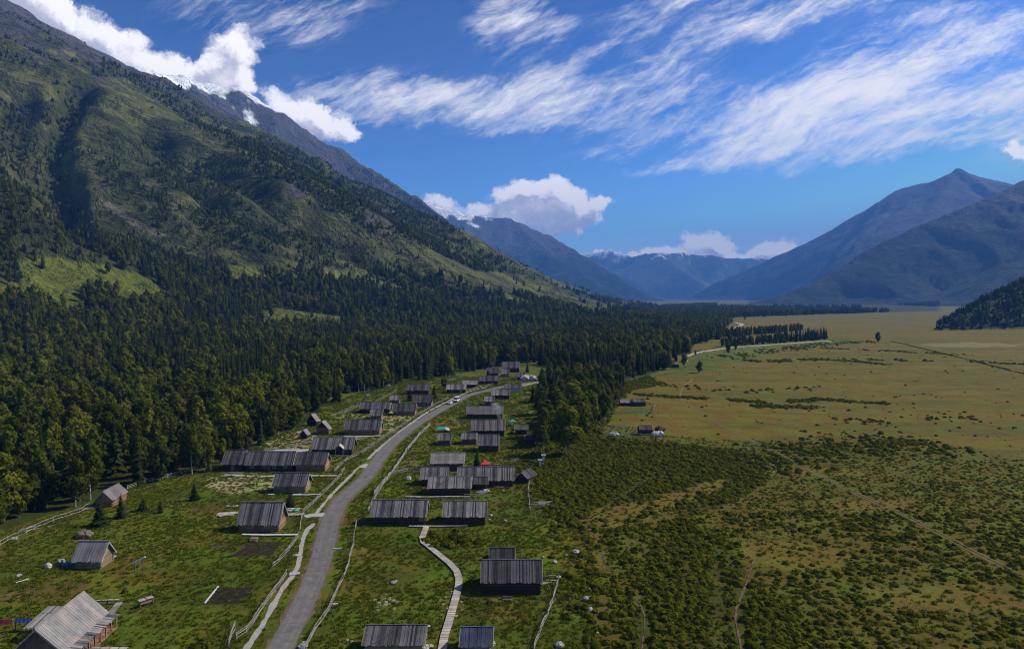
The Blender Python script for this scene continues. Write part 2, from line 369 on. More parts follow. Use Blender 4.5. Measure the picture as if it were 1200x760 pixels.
def ground_mat(name, rocky):
    m, t, out = mat(name); at = t.new('ShaderNodeAttribute', attribute_name='alb'); tc = t.new('ShaderNodeTexCoord')
    o = tc.outputs['Object']
    rk = t.new('ShaderNodeAttribute', attribute_name='rock').outputs['Fac']
    n1 = t.noise(o, .9, 5, .65).outputs[0]; n2 = t.noise(o, .11, 5, .6, .4).outputs[0]; n3 = t.noise(o, 4.0, 4, .7).outputs[0]
    n4 = t.noise(o, .018, 6, .62, .6).outputs[0]
    if rocky:
        n5 = t.noise(o, .0065, 7, .66, .5).outputs[0]
        v = t.m('ADD', t.m('MULTIPLY', n2, .5), t.m('ADD', t.m('MULTIPLY', n4, .7), t.m('MULTIPLY', n5, .7)))
        k = t.lin(v, .70, 1.20, .35, 1.75)
        col = t.vm('MULTIPLY', at.outputs['Color'], (1,1,1))
        sc = t.new('ShaderNodeVectorMath', operation='SCALE'); t.put(sc.inputs[0], col); t.put(sc.inputs['Scale'], k)
        # outcrops break through where 'rock' is high
        rn = t.noise(t.mapping(o, sc=(1,1,.5)), .03, 7, .72, .5).outputs[0]
        rf = t.ss(t.m('ADD', rn, t.m('MULTIPLY', rk, .30)), .60, .70)
        col = t.mix(rf, sc.outputs[0], t.mix(n2, (.040,.038,.042), (.13,.12,.125)))
        h = t.m('ADD', t.m('MULTIPLY', n4, 22), t.m('ADD', t.m('MULTIPLY', n2, 6), t.m('MULTIPLY', n5, 60)))
        h = t.m('ADD', h, t.m('MULTIPLY', rf, 4))
        principled(t, out, col, .95, .1, h, 1.0, 1.0)
    else:
        v = t.m('ADD', t.m('MULTIPLY', n1, .5), t.m('ADD', t.m('MULTIPLY', n2, .6), t.m('MULTIPLY', n3, .4)))
        k = t.lin(v, .45, 1.05, .42, 1.6)
        sc = t.new('ShaderNodeVectorMath', operation='SCALE'); t.put(sc.inputs[0], at.outputs['Color']); t.put(sc.inputs['Scale'], k)
        hue = t.mix(t.ss(n2, .40, .66), (1.12,.95,.9), (.84,1.1,.8))
        col = t.vm('MULTIPLY', sc.outputs[0], hue)
        h = t.m('ADD', t.m('MULTIPLY', n1, .5), t.m('MULTIPLY', n3, .22))
        principled(t, out, col, .95, .1, h, .8, 1.0)
    return m
M['ground'] = ground_mat('ground', False); M['slope'] = ground_mat('slope', True)
def asphalt():
    m, t, out = mat('asphalt'); tc = t.new('ShaderNodeTexCoord'); o = tc.outputs['Object']
    n = t.noise(o, .5, 7, .7, 1.0).outputs[0]; n2 = t.noise(o, 5, 4, .75).outputs[0]
    cr = t.new('ShaderNodeAttribute', attribute_name='cross').outputs['Fac']                      # 0 and 1 at the road edges
    d1 = t.m('ABSOLUTE', t.m('SUBTRACT', t.m('ABSOLUTE', t.m('SUBTRACT', cr, .5)), .21)); wheel = t.ss(d1,   .10, .02, 0, .06)
    edge = t.ss(t.m('ADD', t.m('ABSOLUTE', t.m('SUBTRACT', cr, .5)), t.m('MULTIPLY', t.m('SUBTRACT', n, .5), .18)), .45, .50, 0, .7)
    v = t.m('ADD', t.m('ADD', t.m('MULTIPLY', n, .8), t.m('MULTIPLY', n2, .3)), t.m('SUBTRACT', wheel, .03))
    col = t.mix(t.lin(v, .35, .75), (.082,.074,.071), (.185,.166,.160))
    vo = t.new('ShaderNodeTexVoronoi', feature='DISTANCE_TO_EDGE'); t.put(vo.inputs['Vector'], t.vm('ADD', o, t.vm('MULTIPLY', t.noise(o, .8, 4, .6).outputs['Color'], (2,2,0)))); vo.inputs['Scale'].default_value = .22
    col = t.mix(t.ss(vo.outputs['Distance'], .008, .002, 0, .3), col, (.03,.028,.027))
    col = t.mix(edge, col, (.125,.098,.070))
    principled(t, out, col, .85, .25, n2, .3, .02); return m
M['asphalt'] = asphalt()
M['gravel'] = flat('gravel', (.37,.345,.31), .95, .25, .1, 1.2)
M['rut'] = flat('rut', (.19,.155,.085), .95, .25, .1, .8)
M['dust'] = flat('dust', (.15,.105,.07), .95, .3, .1, .8)

# ------------------------------------------------------------------ terrain
def ridge(pts): return [P(*p) for p in pts]
# name, crest polyline (photo px, photo py, depth), side slope (tan), gully depth, gully spacing
FEATURES = [
 ('left',  [(-900,-330,1300),(-500,-215,1700),(-250,-115,2150),(0,-2,2730),(60,32,2950),(152,79,3300),(176,90,3400)], .50, 90, 300),
 ('left',  [(176,90,3400),(240,124,3250),(295,152,3150),(400,206,2950),(500,265,2800),(600,315,2650),(680,345,2550)], .72, 46, 210),
 ('left',  [(150,110,3150),(200,164,2750),(295,222,2550),(400,256,2450),(468,282,2400),(547,313,2340),(619,320,2310),(660,334,2300),(729,362,2290)], .64, 40, 190),
 ('left',  [(95,70,3000),(150,120,2700),(230,195,2350),(310,258,2080),(400,305,1930),(470,335,1850)], .62, 40, 180),
 ('left',  [(30,30,2800),(92,92,2400),(130,140,2150),(165,190,1950),(220,250,1700),(285,305,1450),(340,340,1330)], .66, 42, 170),
 ('left',  [(-60,20,2350),(0,90,2000),(45,160,1750),(70,215,1550),(105,262,1350),(150,300,1180),(200,325,1080)], .62, 40, 160),
 ('left',  [(-250,20,1700),(-150,90,1500),(-80,170,1300),(-20,240,1080),(30,290,940)], .60, 36, 150),
 ('back',  [(176,88,3700),(195,88,4000),(235,98,4200),(285,106,4300),(312,122,4300),(400,178,4250),(500,240,4150),(560,287,4000),(610,312,3800),(660,333,3600),(735,356,3400)], .62, 90, 230),
 ('far_left', [(300,180,10500),(430,225,10300),(500,238,10000),(540,250,9800),(598,257,9700),(640,275,9500),(690,303,9200),(740,334,8800),(768,350,8500)], .55, 160, 600),
 ('far_left', [(598,257,9700),(650,300,8800),(700,332,8000),(735,349,7600)], .50, 90, 500),
 ('far_mid', [(640,300,16500),(690,299,16300),(713,293,16000),(740,300,15500),(766,296,15000),(800,297,15000),(850,303,14800),(885,303,14500),(910,304,14300),(960,300,14500)], .60, 240, 900),
 ('far_mid', [(766,296,15000),(800,318,13600),(830,340,12600)], .5, 120, 800),
 ('far_mid', [(700,310,14600),(740,330,13400),(770,345,12600)], .5, 120, 800),
 ('right', [(846,349,10440),(875,332,10150),(905,312,10005),(960,277,9715),(1020,242,9425),(1058,219,9135),(1092,213,8917),(1112,205,8700),(1122,197,8700),(1134,204,8700),(1152,209,8772),(1185,215,8845),(1300,228,8990)], .50, 130, 520),
 ('right', [(1122,201,8700),(1080,260,7685),(1010,305,7105),(950,335,6525)], .42, 70, 420),
 ('right_near', [(1700,60,5175),(1450,115,5295),(1200,213,5175),(1150,236,5114),(1080,264,5114),(1020,292,5054),(960,326,4934),(905,349,4814)], .42, 90, 420),
 ('right_near', [(1300,170,5175),(1240,270,4332),(1160,330,3851)], .45, 50, 260),
 ('knoll', [(1700,180,1300),(1400,258,1250),(1300,290,1200),(1210,326,1150),(1160,349,1100),(1125,368,1060),(1104,379,1040)], .80, 10, 90),
]
FE = [(n, ridge(p), s, g, sp) for (n, p, s, g, sp) in FEATURES]
KINDS = ['ground','left','back','far_left','far_mid','right','right_near','knoll']
def height(x, y):
    z = np.zeros(x.shape); who = np.zeros(x.shape, int)
    wx = x + 90*(fbm(x/420, y/420, 3, 5)-.5)*2*np.clip((y-500)/1500,0,1); wy = y + 90*(fbm(x/420, y/420, 3, 9)-.5)*2*np.clip((y-500)/1500,0,1)
    far = np.clip((y-7000)/4000, 0, 1)
    ev = np.full(x.shape, 0.0); gu = np.zeros(x.shape)
    for i, (n, pts, sl, gd, sp) in enumerate(FE):
        d, zr, s = seg_dist(wx, wy, pts)
        d0, zr0, s0 = seg_dist(x, y, pts)
        k = np.clip(d0/(150 if n in ('left','back','knoll') else 700), 0, 1); d = d0*(1-k)+d*k; zr = zr0*(1-k)+zr*k          # keep the crest where it belongs
        zz = np.maximum(zr, 0) - d*sl + np.minimum(d, 600)*sl*.06
        zz = zz + np.clip(d/600, 0, 1)*0
        gf = np.zeros(x.shape)
        if gd:
            amp = gd*sst(d, 20, 260 if gd < 100 else 600)
            gl = ridged(s/sp+2.1*i, d/(sp*4.5), 4, 31+i, .5)
            zz = zz - amp*(1-gl)*1.5 + amp*.25; gf = (1-gl)*sst(d, 20, 160)
        # flare at the foot
        if n != 'knoll': zz = np.where(zz < 60, 60*np.exp((np.clip(zz, -400, 60)-60)/75.0), zz) - 60*math.exp(-(60+140)/75.0)
        m = zz > z; ev = np.where(m, zz, ev); gu = np.where(m, gf, gu); who = np.where(m & (zz > 2.5), KINDS.index(n), who); z = np.where(m, zz, z)
    am = sst(z, 4, 300)
    det = (ridged(x/310, y/310, 5, 77)-.5)*62 + (fbm(x/70, y/70, 4, 88)-.5)*22
    det = det*(1-.5*far) + far*(ridged(x/1400, y/1400, 5, 99)-.5)*140
    z = z + det*am*np.where(who == KINDS.index('knoll'), .25, np.where(who == KINDS.index('right'), .55, np.where(who == KINDS.index('left'), .5, 1)))
    z = np.maximum(z, 0)
    # knoll and terraces of the lower left slope
    for (px, py, Y, rx, ry, hh) in ((110, 330, 760, 95, 70, 24), (20, 335, 720, 70, 60, 24), (360, 375, 900, 110, 60, 5), (250,340,950,110,80,18)):
        c = P(px, py, Y); q = ((x-c[0])/rx)**2 + ((y-c[1])/ry)**2; z = z + hh*np.exp(-q)
    # plain: gentle swell, slight drop to the field right of the village
    z = z + (fbm(x/60, y/60, 3, 3)-.5)*1.1*sst(np.abs(x+10-(y-100)*.02), 10, 70)*sst(y, 60, 140)*(1-am)
    return z, who, gu
rr = np.concatenate([np.geomspace(6, 96, 70, endpoint=False), np.geomspace(96, 620, 300, endpoint=False),
                     np.geomspace(620, 5200, 470, endpoint=False), np.geomspace(5200, 18500, 170)])
NA = 700; az = np.linspace(math.radians(-50), math.radians(50), NA); NR = len(rr)
A_, R_ = np.meshgrid(az, rr); TX = R_*np.sin(A_); TY = R_*np.cos(A_)
TZ, WHO, GUL = height(TX, TY)
def hz(x, y):
    """height of the terrain sheet at world points (bilinear in the polar grid)"""
    x = np.asarray(x, float); y = np.asarray(y, float)
    a = np.clip((np.arctan2(x, y)-az[0])/(az[1]-az[0]), 0, NA-1.001); r = np.hypot(x, y)
    j = np.clip(np.searchsorted(rr, r)-1, 0, NR-2); fr = np.clip((r-rr[j])/(rr[j+1]-rr[j]), 0, 1); i = a.astype(int); fa = a-i
    return (TZ[j,i]*(1-fa)+TZ[j,i+1]*fa)*(1-fr) + (TZ[j+1,i]*(1-fa)+TZ[j+1,i+1]*fa)*fr
def GZ(px, py, z=0.0):
    x, y, _ = G(px, py, z); return Vector((x, y, float(hz(x, y))))
PX, PY = proj(TX, TY, TZ)
def on_slope(px, py):
    m = (np.abs(PX-px) < 2.2) & (np.abs(PY-py) < 3); r = np.where(m, R_, 1e9); k = int(np.argmin(r)); return (TX.flat[k], TY.flat[k], TZ.flat[k])
# ravines cut into the mountainside
for pl, depth, wd in (([(96,92),(84,112),(66,140),(60,162),(70,190),(78,215),(84,240),(100,262)], 42, 24), ([(238,172),(262,190),(300,215),(340,240),(400,268)], 40, 34),
                      ([(118,232),(142,250),(170,268),(200,282)], 16, 22), ([(180,150),(205,175),(230,205),(262,235),(300,258)], 36, 30), ([(30,110),(22,150),(36,190),(60,225)], 30, 26)):
    W3 = [on_slope(*q) for q in pl]; d, _, _ = seg_dist(TX, TY, W3); e = np.exp(-(d/wd)**2)*(WHO == 1); TZ -= depth*e; GUL = np.maximum(GUL, e*.9)
PX, PY = proj(TX, TY, TZ)
# ------------------------------------------------------------------ zones of the ground (looked up by the point of the terrain)
FRONT = [(-400,700),(0,624),(60,604),(100,592),(170,564),(255,548),(290,530),(320,512),(350,498),(362,482),(380,474),(420,460),(470,447),(530,438),(590,428),(620,424),(640,420),
         (648,446),(640,460),(634,478),(632,502),(640,528),(660,540),(686,520),(700,482),(722,456),(760,438),(778,426),(800,417),(812,404),(838,398),(846,389),(852,380),(858,372),(905,370),(1010,366.5),(1100,364),(1100,352)]
FOREST = [(0,236),(60,258),(110,284),(150,285),(200,296),(250,300),(300,314),(350,324),(430,330),(500,346),(560,352),(620,360),(680,371),(730,373),(770,362),(840,356),(1100,352)]
FOREST_POLY = FRONT + FOREST[::-1] + [(-400,180)]
MEADOWS = [[(18,306),(60,301),(120,311),(160,320),(195,340),(203,352),(170,356),(132,345),(110,338),(90,350),(110,366),(140,374),(100,378),(60,366),(30,345)],
           [(-60,330),(10,328),(40,342),(20,352),(-60,352)],
           [(298,374),(322,360),(362,366),(432,377),(400,384),(300,386)], [(258,312),(300,310),(316,326),(280,330)],
           [(818,416),(850,407),(925,402),(968,399),(975,404),(860,416)]]
PATCH = [([(-60,90),(0,110),(40,190),(80,222),(120,262),(0,240),(-60,240)], .50),
         ([(78,168),(120,182),(165,212),(205,255),(245,300),(180,292),(128,252),(92,205)], .62),
         ([(145,150),(205,170),(262,210),(300,250),(250,240),(180,212)], .62),
         ([(60,85),(88,92),(96,112),(72,130),(60,160),(52,140),(66,112)], .55),
         ([(236,178),(300,160),(345,172),(405,210),(470,252),(560,298),(625,322),(640,345),(560,318),(520,300),(470,276),(400,250),(340,240),(285,228),(240,200)], .86),
         ([(205,240),(270,250),(330,272),(400,288),(470,316),(560,346),(480,338),(400,318),(320,300),(250,290)], .80),
         ([(150,85),(200,100),(240,130),(290,170),(240,160),(180,110)], .35),
         ([(400,182),(500,242),(560,290),(640,330),(730,358),(735,364),(660,338),(560,310),(480,268),(420,225)], .8),
         ([(470,318),(500,322),(560,336),(640,352),(700,372),(600,362),(520,348)], .85)]
BARE = [[(330,255),(400,259),(470,286),(550,317),(620,322),(726,363),(700,369),(640,352),(560,332),(500,315),(430,294),(380,278)],
        [(110,250),(170,262),(215,280),(250,296),(238,304),(180,286),(120,268)],
        [(60,60),(150,110),(170,180),(120,175),(96,120)], [(90,180),(130,220),(180,262),(150,262),(100,230)]]
px_, py_ = PX, PY
def zone_fields(X, Y, Z, px, py, who, gu):
    n1 = fbm(X/26, Y/26, 4, 201); n2 = fbm(X/9, Y/9, 3, 202); nb = fbm(X/120, Y/120, 4, 203)
    jx = (fbm(X/18, Y/18, 3, 7)-.5); jy = (fbm(X/18, Y/18, 3, 8)-.5)
    s = np.clip((py-330)/60, .3, 2.5)
    qx = px + jx*26*s*.7; qy = py + jy*10*s*.7*np.clip((py-352)/40, .1, 1)
    infor = pip(qx, qy, FOREST_POLY) & (Y < 4600) & (Z < 420)
    D = np.where(infor, 1.0, 0.0)
    slope_ = (who > 0) & (Y < 5000)
    leftm = ((who == 1) | (who == 2)) & ~infor
    sc = np.where(leftm, np.maximum(sst(gu + (fbm(X/60, Y/60, 4, 210, .6)-.5)*.7, .54, .70)*.7, sst(fbm(X/110, Y/110, 5, 212, .6), .60, .65)*.6)*(1-sst(Z, 650, 1050)), 0)
    sc = np.maximum(sc, np.where(leftm, .006, 0))
    D = np.maximum(D, sc)
    for poly, a in PATCH:
        D = np.maximum(D, np.where(pip(qx, qy, poly) & slope_, a*sst(fbm(X/48, Y/48, 4, 211), .28, .46), 0))
    for poly in BARE: D = np.where(pip(qx, qy, poly), D*.06, D)
    D = np.where(who == 7, np.where(Z > 2, 1.0, 0), D)
    for poly in MEADOWS: D = np.where(pip(qx, qy, poly) , D*.03, D)
    return D, infor, n1, n2, nb, qx, qy
DEN, INF, N1, N2, NB, QX, QY = zone_fields(TX, TY, TZ, PX, PY, WHO, GUL)
def C3(c): return np.array(c)[None, None, :]
def blend(A, c, m): return A*(1-m[..., None]) + C3(c)*m[..., None]
alb = np.zeros(TX.shape+(3,)) + C3((.142,.104,.017))                       # dry field
flatm = (WHO == 0)
# streaks and tones of the field
stre = fbm(TX/90, TY/14, 4, 220)
alb = blend(alb, (.100,.092,.015), sst(stre, .40, .62)*.8)
alb = blend(alb, (.165,.112,.022), sst(fbm(TX/60, TY/22, 4, 221), .52, .70)*.7)
far_f = sst(TY, 900, 2400); alb = blend(alb, (.120,.112,.036), far_f*.7)
def zone(poly, soft=0): return pip(QX, QY, poly) & flatm
# green pastures of the village and the strip below the wood
VIL = [(-600,800),(-600,600),(0,600),(100,570),(260,545),(360,470),(470,440),(600,420),(660,410),(760,434),(790,424),(840,405),(985,396),(1010,402),(900,412),(845,432),(800,438),(752,446),(705,478),(690,520),(720,540),(700,600),(690,700),(720,800),(760,1200),(-900,1200)]
gv = zone(VIL).astype(float)
green = (.086,.106,.012)
alb = blend(alb, green, gv)
alb = blend(alb, (.130,.124,.018), gv*sst(fbm(TX/13, TY/13, 4, 230), .50, .68)*.8)
alb = blend(alb, (.13,.098,.030), gv*sst(fbm(TX/10, TY/10, 4, 231), .60, .72)*.7)
alb = blend(alb, (.062,.080,.012), gv*sst(fbm(TX/17, TY/17, 4, 232), .54, .70)*.7)
# shrub land: greener and darker soil under the bushes
SHR = [([(560,520),(640,505),(700,512),(750,512),(860,525),(960,505),(1100,515),(1260,560),(1500,900),(640,1200),(690,700),(690,640),(640,600),(600,570)], .45),
       ([(640,510),(700,512),(780,520),(880,530),(900,565),(850,590),(770,600),(700,640),(650,600),(622,560)], 1.0),
       ([(715,800),(735,700),(770,640),(800,605),(850,632),(880,680),(930,720),(960,800)], 1.0)]
SH = np.zeros(TX.shape)
for poly, a in SHR: SH = np.maximum(SH, np.where(pip(QX, QY, poly) & flatm, a, 0))
bare2 = [[(862,632),(900,630),(985,645),(990,668),(930,672),(880,660)], [(1000,690),(1150,680),(1200,700),(1200,716),(1040,712)], [(690,600),(800,575),(850,560),(860,572),(770,602),(705,630),(712,660),(690,680)],
         [(960,586),(1060,580),(1080,590),(990,600)], [(880,540),(990,545),(1040,556),(900,552)]]
for poly in bare2: SH = np.where(pip(QX, QY, poly), SH*.12, SH)
alb = blend(alb, (.098,.088,.016), np.clip(SH*2, 0, 1)*.85); alb = blend(alb, (.048,.050,.013), np.where(SH > .8, .75, 0))
alb = blend(alb, (.110,.088,.020), np.clip(SH, 0, 1)*sst(fbm(TX/16, TY/7, 4, 240), .58, .70)*.6)
for poly in bare2: alb = blend(alb, (.150,.108,.030), np.where(pip(QX, QY, poly), .8, 0))
# pale and worn spots given by photo position (px, py, rx, ry, colour, strength)
SPOT = [(288,565,52,11,(.34,.31,.25),.9),(338,516,40,14,(.33,.29,.23),.9),(412,489,18,4,(.30,.29,.21),.8),(466,488,18,7,(.30,.29,.20),.9),(455,500,16,6,(.29,.28,.20),.9),(425,511,26,4,(.30,.28,.22),.8),
        (270,640,32,10,(.075,.050,.034),.8),(60,690,52,14,(.12,.075,.045),.5),(18,697,20,8,(.17,.11,.08),.8),(595,700,26,38,(.15,.105,.035),.75),(700,715,20,16,(.13,.085,.05),.6),
        (600,548,34,9,(.13,.10,.08),.6),(520,496,30,6,(.15,.10,.03),.8),(480,540,10,14,(.17,.12,.10),.6),(395,596,10,8,(.20,.14,.11),.5),
        (8,508,26,7,(.42,.40,.37),.95),(186,491,10,5,(.42,.40,.37),.95),(232,484,10,3,(.42,.40,.37),.8),(735,383,9,2,(.45,.43,.40),.95),(660,420,12,3,(.38,.36,.33),.8),(800,358,30,1.6,(.4,.42,.42),.5),
        (1140,404,60,3,(.24,.21,.16),.6),(395,470,16,4,(.22,.22,.16),.4),(745,482,22,5,(.07,.10,.022),.8),(730,507,22,5,(.08,.115,.022),.7),(720,500,20,8,(.09,.10,.022),.5)]
for (sx, sy, rx, ry, cc, a) in SPOT:
    q = ((PX-sx)/rx)**2+((PY-sy)/ry)**2 + (N2-.5)*1.6
    alb = blend(alb, cc, np.where(TY < 3000, a*(1-sst(q, .55, 1.15)), 0))
# forest floor, slopes, rock, snow
slopem = (WHO > 0)
sl_col = np.zeros_like(alb) + C3((.105,.108,.050))
sl_col = blend(sl_col, (.135,.132,.060), sst(fbm(TX/150, TY/150, 4, 250), .45, .65))
sl_col = blend(sl_col, (.040,.050,.026), sst(fbm(TX/60, TY/60, 5, 251, .6), .50, .60)*.8)
farm = (WHO >= 3) & (WHO <= 6)
dark = np.zeros_like(alb) + C3((.022,.034,.036))
dark = blend(dark, (.044,.052,.046), sst(fbm(TX/190, TY/190, 6, 260, .62), .48, .58))
dark = blend(dark, (.020,.028,.024), sst(fbm(TX/150, TY/220, 6, 262, .62), .50, .56)*.8)
# lighter scree and alpine grass higher up
dark = blend(dark, (.085,.085,.09), sst(TZ + (fbm(TX/300, TY/300, 4, 261)-.5)*700, 620, 1000)*.8)
m4 = (WHO == 4)
dark = blend(dark, (.105,.115,.060), np.where(m4, sst(fbm(TX/900, TY/900, 4, 263), .42, .60), 0))
alb = np.where(slopem[..., None], sl_col, alb)
alb = np.where(farm[..., None], dark, alb)
backm = (WHO == 2)
alb = blend(alb, (.050,.052,.050), np.where(backm, .8, 0))
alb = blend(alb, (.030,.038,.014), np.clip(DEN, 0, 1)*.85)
grav = (.20,.185,.185)
for poly in ([(112,233),(128,238),(165,262),(200,278),(182,277),(150,262)],): alb = blend(alb, grav, np.where(pip(QX, QY, poly) & slopem, .8, 0))
for poly in MEADOWS: alb = blend(alb, (.105,.120,.022), np.where(pip(QX, QY, poly), .9, 0))
alb = blend(alb, (.12,.085,.035), np.where(pip(QX, QY, MEADOWS[1]), .6, 0))
rock = np.where(slopem, .02 + .75*sst(TZ + (N1-.5)*260, 330, 900), 0.0)*np.where(WHO == 2, 1.2, 1)
for (sx, sy, rx, ry, a) in ((55,60,40,14,.5),(350,222,16,12,1.0),(30,120,20,26,.4),(130,215,24,8,.3),(450,255,40,20,.5)):
    rock = np.maximum(rock, a*(1-sst(((PX-sx)/rx)**2+((PY-sy)/ry)**2, .4, 1.2))*slopem)
rock = np.where(m4, rock*.4, rock)
snown = (fbm(TX/120, TY/120, 5, 270)-.5)*2
snow = np.where(WHO == 2, sst(TZ + snown*300, 1150, 1230), 0)
snow = np.maximum(snow, np.where(WHO == 3, sst(TZ + snown*420, 1080, 1190)*sst(-TX, 0, 500), 0))
snow = np.maximum(snow, np.where(WHO == 4, sst(TZ + snown*350, 960, 1080), 0))
snow = np.maximum(snow, np.where(WHO == 1, sst(TZ + snown*200, 1240, 1290), 0))
alb = blend(alb, (.80,.81,.84), snow); rock = rock*(1-snow)
alb = blend(alb, (.20,.19,.19), np.where(WHO == 5, sst(TZ + snown*160, 980, 1130)*.7, 0))

ns = 1-snow[..., None]; alb = alb*(1-ns) + ns*alb*K*np.array([1.02, 1.04, .72])
def terrain_objects():
    idx = np.arange(NR*NA).reshape(NR, NA)
    q = np.stack([idx[:-1,:-1], idx[:-1,1:], idx[1:,1:], idx[1:,:-1]], -1).reshape(-1, 4)[:, ::-1]
    wf = WHO[:-1,:-1].reshape(-1)
    V = np.stack([TX, TY, TZ], -1).reshape(-1, 3); Cc = alb.reshape(-1, 3); Rk = rock.reshape(-1)
    names = {0:('ground','valley floor of green pasture and dry yellow field'), 1:('mountain','green mountainside with forested ribs rising left of the village'),
             2:('mountain','dark rocky mountain with a snowy crest behind the green left slope'), 3:('mountain','blue hazy mountain with a snow top beside the big white cloud'),
             4:('mountain','pale blue far mountain closing the end of the valley'), 5:('mountain','blue pointed peak on the right side of the valley'),
             6:('mountain','dark blue forested mountain flank at the right edge'), 7:('hill','low dark wooded hill at the right edge of the field')}
    for k, (nm, lb) in names.items():
        f = q[wf == k]
        if not len(f): continue
        used, inv = np.unique(f, return_inverse=True)
        me = fast_mesh(nm, V[used], inv.reshape(-1, 4), [M['ground'] if k in (0,) else M['slope']])
        a = me.attributes.new('alb', 'FLOAT_COLOR', 'POINT'); cc = np.ones((len(used), 4), np.float32); cc[:, :3] = Cc[used]; a.data.foreach_set('color', cc.ravel())
        a = me.attributes.new('rock', 'FLOAT', 'POINT'); a.data.foreach_set('value', Rk[used].astype(np.float32))
        tag(link(nm, me), lb, None, None, 'structure')
terrain_objects()

# ------------------------------------------------------------------ plant meshes
def leaf_quads(R, cen, nrm_bias, size, n_jit=.5):
    """one quad per centre, random orientation with a bias; returns verts, faces"""
    N = len(cen); d = R.normal(size=(N,3)) + np.asarray(nrm_bias)
    d /= np.linalg.norm(d, axis=1)[:, None]; a = np.cross(d, R.normal(size=(N,3))); a /= np.linalg.norm(a, axis=1)[:, None]; b = np.cross(d, a)
    s = np.asarray(size).reshape(-1, 1)*(1+R.uniform(-n_jit, n_jit, (N,1)))*.5; s2 = s*R.uniform(.6, 1.1, (N,1))
    v = np.stack([cen-a*s-b*s2*.6, cen+a*s-b*s2, cen+a*s*.7+b*s2, cen-a*s*.9+b*s2*.8], 1).reshape(-1, 3)
    return v, np.arange(N*4).reshape(-1, 4)
def broad_mesh(seed, h=15.0, rad=2.7, n=1500, low=.14, q=.62):
    R = np.random.default_rng(seed); nb = 26; C = []; S = []
    for i in range(nb):
        t = low + (1-low)*((i+.5)/nb)**.9; prof = math.sin(math.pi*min(1, (t-low)/(1-low)*.86+.12))**.7
        a = R.uniform(0, 6.28); r = rad*prof*R.uniform(.25, .85)
        C.append((math.cos(a)*r, math.sin(a)*r, t*h*.93)); S.append(rad*prof*R.uniform(.35, .6)+.35)
    C = np.array(C); S = np.array(S); w_ = S**2; w_ /= w_.sum(); k = R.choice(nb, n, p=w_)
    d = R.normal(size=(n,3)); d /= np.linalg.norm(d, axis=1)[:, None]; rr_ = R.uniform(.55, 1.08, (n,1))
    cen = C[k]+d*rr_*S[k][:, None]*np.array([1,1,1.15])
    v, f = leaf_quads(R, cen, d*.0+np.array([0,0,.5]), q)
    # orient outwards so that clumps have a lit and a shaded side
    N = len(cen); a = np.cross(d, R.normal(size=(N,3))); a /= np.linalg.norm(a, axis=1)[:, None]; b = np.cross(d, a); s = q*R.uniform(.3, .7, (N,1)); tilt = d*s*R.uniform(-.5,.5,(N,1))
    v = np.stack([cen-a*s-b*s+tilt, cen+a*s-b*s*.7-tilt, cen+a*s*.8+b*s+tilt, cen-a*s*.8+b*s*.8-tilt], 1).reshape(-1, 3)
    crown = fast_mesh('crown', v, f, [M['birch_leaf']], False)
    mb = MB(); mb.bar((0,0,-.5), (.15,.1,h*.45), .19, .13, 6); mb.bar((.15,.1,h*.45), (0,0,h*.86), .13, .04, 5)
    for i in range(9):
        t = R.uniform(.2, .75); a = R.uniform(0, 6.28); mb.bar((.1,.07,h*t), (math.cos(a)*rad*.7, math.sin(a)*rad*.7, h*(t+.12)), .06, .02, 3)
    return crown, mb.mesh('trunk', M['birch_bark'])
def spruce_mesh(seed, h=16.0, rad=2.0, wh=24, br=9):
    R = np.random.default_rng(seed); V = []; Fc = []; k = 0
    for i in range(wh):
        t = i/(wh-1); z = h*(.07+.91*t); r = rad*(1-t)**.8*(1+.22*math.sin(i*2.4+seed))*R.uniform(.8,1.15)+.1
        nbr = max(4, int(br*(1-t*.5)))
        for j in range(nbr):
            a = 6.283*j/nbr + R.uniform(-.35,.35); L = r*R.uniform(.7,1.2); dz = -L*R.uniform(.35,.7); wdt = L*R.uniform(.28,.42)+.12
            ca, sa = math.cos(a), math.sin(a); lift = R.uniform(0,.3)
            p0 = (0,0,z+.15+.2*L); pl = (ca*L*.55-sa*wdt, sa*L*.55+ca*wdt, z+dz*.45-R.uniform(0,.35)); pr = (ca*L*.55+sa*wdt, sa*L*.55-ca*wdt, z+dz*.45-R.uniform(0,.35)); pe = (ca*L, sa*L, z+dz)
            pm = (ca*L*.5, sa*L*.5, z+dz*.25+lift*.4)
            V += [p0, pl, pe, pm, pr]; Fc += [(k,k+1,k+2,k+3), (k,k+3,k+2,k+4)]; k += 5
    v = np.array(V); f = np.array(Fc); top = len(v)
    crown = fast_mesh('crown', v, f, [M['spruce_leaf']], False)
    mb = MB(); mb.bar((0,0,-.5), (0,0,h*.97), .20, .03, 5); return crown, mb.mesh('trunk', M['bark'])
def shrub_mesh(seed, n=80, q=.30, m='shrub_leaf', hgt=.75):
    R = np.random.default_rng(seed); d = R.normal(size=(n,3)); d /= np.linalg.norm(d, axis=1)[:, None]; d[:,2] = np.abs(d[:,2])
    lump = 1+.3*np.sin(d[:,0]*4+seed)*np.cos(d[:,1]*5-seed); cen = d*lump[:,None]*np.array([1,1,hgt])*R.uniform(.75,1.05,(n,1))
    a = np.cross(d, R.normal(size=(n,3))); a /= np.linalg.norm(a, axis=1)[:,None]; b = np.cross(d, a); s = q*R.uniform(.5,1.1,(n,1)); ti = d*s*R.uniform(-.6,.6,(n,1))
    v = np.stack([cen-a*s-b*s+ti, cen+a*s-b*s-ti, cen+a*s+b*s+ti, cen-a*s+b*s-ti], 1).reshape(-1,3)
    return fast_mesh('foliage', v, np.arange(n*4).reshape(-1,4), [M[m]], False)
